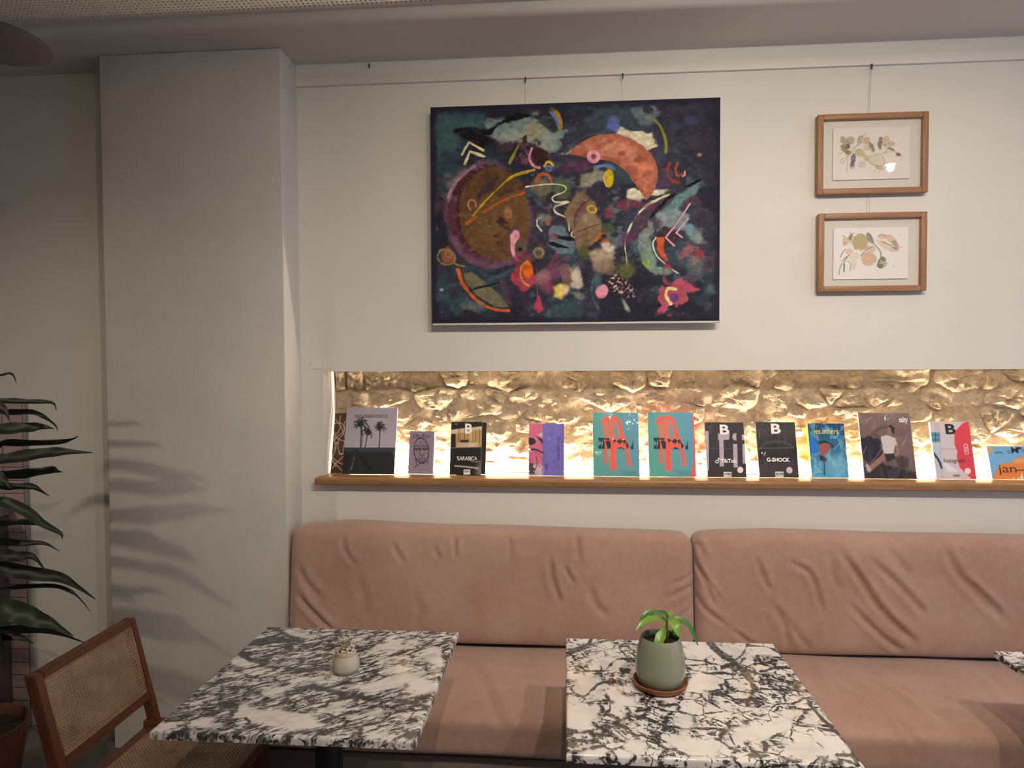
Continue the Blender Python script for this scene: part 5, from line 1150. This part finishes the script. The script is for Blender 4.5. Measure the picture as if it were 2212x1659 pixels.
def c_half(r):
    t = np.clip(r.u*.7+(1-r.v)*.3, 0, 1)[..., None]; r.img[:] = np.array((82, 158, 142))*(1-t)+np.array((92, 146, 172))*t
    RED, GL = (236, 86, 72), (210, 120, 104)
    def st(pts, w_): r.line(pts, w_+22, GL, soft=14, a=.75); r.line(pts, w_, RED, soft=8)
    r.poly([(775, 520), (900, 505), (930, 560), (950, 690), (800, 690), (775, 600)], (222, 112, 92), soft=12, a=.8)
    for x in (800, 845, 880): r.line([(x, 520), (x+12, 670)], 16, (224, 106, 86), soft=10, a=.8)
    r.ell(905, 600, 18, 70, (100, 152, 156), soft=8)
    st([(775, 530), (800, 500), (860, 490), (915, 500), (940, 560), (955, 640), (985, 700)], 24); st([(868, 700), (868, 800), (870, 935)], 46); st([(800, 740), (800, 880)], 16); st([(985, 700), (1005, 800), (1020, 905)], 20); r.poly([(790, 680), (950, 670), (990, 760), (800, 770)], RED, soft=12, a=.9)
    B = (28, 34, 38)
    r.rect(735, 670, 795, 770, B); r.rect(800, 672, 838, 690, B); r.poly([(800, 700), (850, 690), (850, 770), (820, 768)], B); r.poly([(870, 672), (905, 690), (875, 715)], B); r.poly([(905, 700), (940, 672), (960, 700), (930, 730)], B); r.poly([(900, 770), (930, 745), (985, 770)], B); r.poly([(985, 680), (1020, 740), (1000, 770)], B); r.poly([(1015, 685), (1060, 750), (1060, 685), (1050, 730)], B); r.rect(1035, 740, 1060, 770, B); r.poly([(960, 690), (990, 680), (975, 740)], B)
    for pts in ([(738, 690), (765, 720), (738, 745)], [(770, 680), (780, 720), (760, 765)]): r.poly(pts, (96, 158, 150), soft=3)
    for pts in ([(850, 770), (860, 720), (840, 690)], [(890, 760), (910, 725), (930, 715)], [(915, 765), (940, 740), (975, 725)], [(790, 690), (805, 730), (800, 770)]): r.line(pts, 9, (238, 92, 76), soft=3)
    r.line([(700, 455), (720, 455)], 5, (60, 90, 90)); 
    for k in range(4): r.line([(930+k*10, 965+k*10), (1095, 963+k*10)], 3, (60, 96, 104), soft=2, a=.8)
hcs = ((682, 440), (1112, 432), (1115, 1010), (688, 1010))
_, rh_ = book('film wrapped teal magazine with a red plastic chair', hcs, OB, SB, .007, bodyw, c_half, nx=130, wrap=True)
redb = plain('red_cover', lc(214, 74, 62, 1.3), .5)
book('unwrapped teal magazine with red plastic chair and curled red corner', ((1190, 437), (1615, 430), (1622, 1014), (1203, 1014)), OB, SB, .009, redb, None, texts=(), pages=(.02, .006, .001, redb), cut=lambda u, v: (u > .985-.10*np.clip((v-.72)/.28, 0, 1)**1.6) & (v > .70), ras=rh_)
def c_tik(r):
    r.img[:] = (46, 42, 46); Lc = (176, 160, 176)
    r.rect(1700, 612, 1750, 970, Lc); r.poly([(1838, 632), (1950, 628), (1942, 690), (1890, 692), (1890, 932), (1850, 932), (1848, 690), (1838, 690)], Lc)
    r.ell(2008, 662, 34, 36, Lc); r.rect(2012, 620, 2062, 705, (46, 42, 46)); r.rect(1978, 728, 2018, 940, Lc); r.rect(2064, 640, 2100, 692, Lc); r.rect(2066, 728, 2110, 905, Lc)
    r.line([(1765, 772), (2060, 772)], 3, (120, 112, 116)); r.ell(2040, 962, 28, 28, (222, 210, 204)); r.rect(1884, 980, 1957, 1022, (226, 220, 216))
    for k in range(9): r.line([(1893+k*7, 990), (1893+k*7, 1008)], 4, (40, 38, 38), soft=1.5)
    for k in range(6): r.line([(1750, 560+k*14), (1790, 560+k*14)], 3, (130, 126, 128), soft=2, a=.6)
    W_ = (232, 226, 224); r.ell(1826, 888, 13, 13, W_, ring=8); r.line([(1838, 890), (1838, 858), (1846, 866), (1856, 870)], 8, W_, curve=False)
book('black magazine with pale letter shapes and a round sticker', ((1715, 530), (2083, 525), (2097, 1025), (1738, 1022)), OB, SB, .012, bodyb, c_tik, nx=110, texts=[('B', 1858, 548, 1944, 642, white, {'bold': .03}), ('TikTok', 1862, 864, 2010, 900, white, {'bold': .03})])
def c_gs(r):
    r.img[:] = (46, 43, 45); r.img += (10*np.sin(r.v*9))[..., None]
    r.line([(85, 680), (120, 640), (180, 622), (270, 622), (330, 645), (365, 668)], 12, (84, 80, 82), soft=10, a=.8); r.line([(80, 675), (360, 668)], 5, (120, 114, 116), soft=4, a=.8); r.rect(90, 690, 370, 790, (38, 36, 38), soft=12, a=.8)
    for cx in (130, 335): r.line([(cx-22, 770), (cx+22, 800)], 7, (72, 68, 70)); r.line([(cx+22, 770), (cx-22, 800)], 7, (72, 68, 70))
    r.line([(85, 545), (85, 590)], 4, (150, 146, 146), a=.6); r.line([(90, 480), (135, 480)], 3, (140, 136, 136), a=.7); r.line([(90, 520), (140, 545)], 3, (140, 136, 136), a=.5); r.rect(60, 525, 380, 535, (62, 58, 60), soft=4)
    r.ell(322, 845, 25, 25, (204, 190, 190)); r.rect(206, 856, 272, 898, (222, 216, 214))
    for k in range(9): r.line([(214+k*6.5, 866), (214+k*6.5, 884)], 3.5, (40, 38, 38), soft=1.5)
book('all black magazine with white block lettering in the middle', ((57, 460), (383, 462), (397, 900), (78, 900)), OC, SC, .012, bodyb, c_gs, nx=105, wrap=True, texts=[('B', 185, 475, 262, 556, white, {'bold': .03}), ('G-SHOCK', 140, 748, 327, 780, white, {'bold': .035})])
def c_blue(r):
    t = r.v[..., None]; r.img[:] = np.array((24, 62, 96))*(1-t)+np.array((74, 150, 186))*t; r.wash((110, 176, 200), 8, .58, .6)
    r.poly([(485, 545), (520, 580), (575, 660), (578, 700), (520, 712), (490, 690)], (30, 108, 190), soft=6); r.poly([(580, 620), (640, 625), (665, 660), (640, 700), (600, 735), (572, 700)], (150, 84, 72), soft=6, rough=6); r.line([(575, 625), (640, 618), (680, 655)], 16, (26, 34, 44), soft=6, rough=5); r.poly([(570, 720), (610, 735), (635, 760), (610, 775), (575, 760)], (30, 34, 44), soft=5); r.line([(608, 770), (606, 830), (604, 875)], 10, (28, 34, 42), soft=4)
    for pts in ([(700, 590), (770, 500)], [(690, 680), (780, 580)], [(520, 800), (580, 860)], [(640, 720), (700, 800)], [(500, 870), (560, 850)], [(720, 760), (790, 840)]): r.line(pts, 5, (170, 206, 220), soft=5, a=.6)
    r.ell(700, 800, 90, 70, (140, 190, 206), soft=50, a=.5)
yel = plain('yellow_spine', lc(236, 176, 30, 1.3), .5)
book('small blue magazine with yellow title and yellow spine', ((485, 470), (775, 478), (800, 900), (500, 900)), OC, SC, .016, yel, c_blue, nx=100, wrap=True, texts=[('les.others', 537, 515, 727, 552, inkm(236, 214, 84), {})])
def c_salt(r):
    r.img[:] = (116, 96, 92); r.img += ((r.v-.5)*-24)[..., None]; r.wash((98, 80, 76), 4, .5, .5)
    r.poly([(895, 590), (960, 565), (1050, 585), (1075, 680), (1040, 780), (960, 830), (930, 760)], (36, 32, 42), soft=12, rough=10); r.poly([(920, 820), (1080, 780), (1360, 860), (1360, 910), (925, 910)], (46, 38, 36), soft=14, rough=10)
    r.poly([(1180, 740), (1230, 715), (1280, 740), (1280, 820), (1200, 830)], (66, 56, 52), soft=12); 
    r.poly([(1060, 570), (1110, 555), (1180, 580), (1195, 640), (1170, 650), (1165, 700), (1085, 710), (1075, 640)], (196, 184, 178), soft=5); r.ell(1140, 520, 28, 38, (132, 92, 80), soft=5); r.poly([(1115, 490), (1140, 475), (1172, 500), (1170, 550), (1150, 530), (1145, 500)], (40, 32, 32), soft=5)
    r.line([(1050, 575), (1000, 545), (1060, 500), (1110, 492)], 26, (96, 70, 62), soft=5, curve=False); r.line([(1182, 640), (1200, 690), (1150, 730)], 20, (150, 108, 92), soft=5); r.line([(1090, 720), (1030, 770), (960, 830)], 44, (146, 104, 88), soft=8); r.poly([(1085, 705), (1165, 700), (1180, 740), (1110, 770)], (52, 40, 40), soft=6); r.poly([(945, 770), (985, 830), (960, 850), (935, 800)], (170, 160, 158), soft=6)
    for pts in ([(1080, 650), (1010, 740), (960, 790)], [(920, 700), (950, 640)], [(950, 450), (990, 420)], [(1100, 440), (1140, 425)], [(1230, 640), (1270, 560)]): r.line(pts, 5, (206, 200, 198), soft=4, a=.55)
book('tall brown magazine with a seated person drinking', ((887, 385), (1290, 383), (1350, 903), (925, 900)), OC, SC, .006, bodyw, c_salt, nx=125, wrap=True, texts=[('salty', 1210, 414, 1274, 470, white, {'bold': .02})])
def c_inst(r):
    r.img[:] = (198, 184, 186); r.poly([(1790, 455), (1740, 470), (1668, 540), (1665, 640), (1685, 690), (1678, 740), (1700, 820), (1790, 908), (1900, 908), (1900, 455)], (206, 66, 78), soft=4)
    r.rect(1466, 540, 1548, 620, (96, 138, 160), soft=3); 
    for y in (560, 600): r.line([(1470, y), (1548, y)], 6, (50, 80, 96))
    r.line([(1512, 540), (1512, 630)], 6, (50, 80, 96)); r.rect(1500, 620, 1552, 870, (176, 184, 196), soft=6); r.line([(1480, 690), (1530, 760), (1552, 820)], 16, (44, 46, 56), soft=6); r.poly([(1550, 760), (1600, 790), (1690, 850), (1600, 850)], (214, 212, 224), soft=12); r.line([(1555, 673), (1680, 673)], 3, (120, 106, 110)); r.line([(1550, 500), (1556, 905)], 3, (150, 138, 142), a=.7)
    r.line([(1756, 650), (1760, 700)], 34, (236, 214, 214)); r.line([(1756, 650), (1760, 700)], 24, (206, 66, 78)); r.line([(1757, 662), (1759, 690)], 12, (236, 214, 214)); r.line([(1757, 664), (1759, 688)], 5, (206, 66, 78)); r.ell(1762, 846, 25, 25, (226, 206, 204))
    for k in range(8): r.line([(1645+k*7, 875), (1645+k*7, 888)], 4, (50, 46, 48), soft=1.5)
    for k in range(5): r.line([(1502, 475+k*13), (1545, 475+k*13)], 3, (120, 108, 112), soft=2, a=.6)
book('pale grey magazine with a red shape along its right side', ((1468, 455), (1787, 460), (1830, 908), (1508, 905)), OC, SC, .011, bodyw, c_inst, nx=110, texts=[('B', 1598, 476, 1675, 556, black, {'bold': .03}), ('Instagram', 1570, 745, 1742, 790, inkm(40, 30, 32), {'shear': .25})])
def c_jan(r):
    r.img[:] = (112, 162, 200); r.poly([(1990, 905), (1960, 905), (1985, 840), (2020, 785), (2110, 770), (2140, 740), (2215, 725), (3000, 725), (3000, 1000), (1990, 1000)], (214, 124, 62), soft=12); r.poly([(2130, 745), (2220, 730), (2900, 730), (2900, 770), (2120, 775)], (214, 170, 130), soft=14, a=.7)
    r.ell(1925, 675, 24, 30, (200, 150, 106), rot=20, soft=8); r.line([(2148, 832), (2260, 832)], 7, (70, 34, 22)); 
    for x in (2110, 2150): r.poly([(x, 905), (x+24, 890), (x+30, 905)], (226, 204, 176))
    r.poly([(2180, 905), (2196, 850), (2212, 905)], (226, 204, 176))
    for k in range(3): r.line([(2185, 672+k*9), (2260, 672+k*9)], 3, (36, 44, 60), soft=2)
book('low wide orange and blue booklet cut by the right edge', ((1905, 645), (2500, 650), (2580, 908), (1958, 905)), OC, SC, .004, bodyw, c_jan, nx=150, yb=.040, tilt=18, name='booklet', texts=[('jan', 2012, 792, 2140, 872, inkm(70, 34, 22), {}), ('D.', 2078, 680, 2100, 702, inkm(30, 36, 50), {}), ('M', 2106, 655, 2150, 700, inkm(20, 22, 30), {'bold': .02}), ('"', 2154, 655, 2176, 674, inkm(20, 22, 30), {'bold': .03}), ('preparação', 1975, 690, 2038, 712, inkm(36, 50, 70), {'arc': .004})])
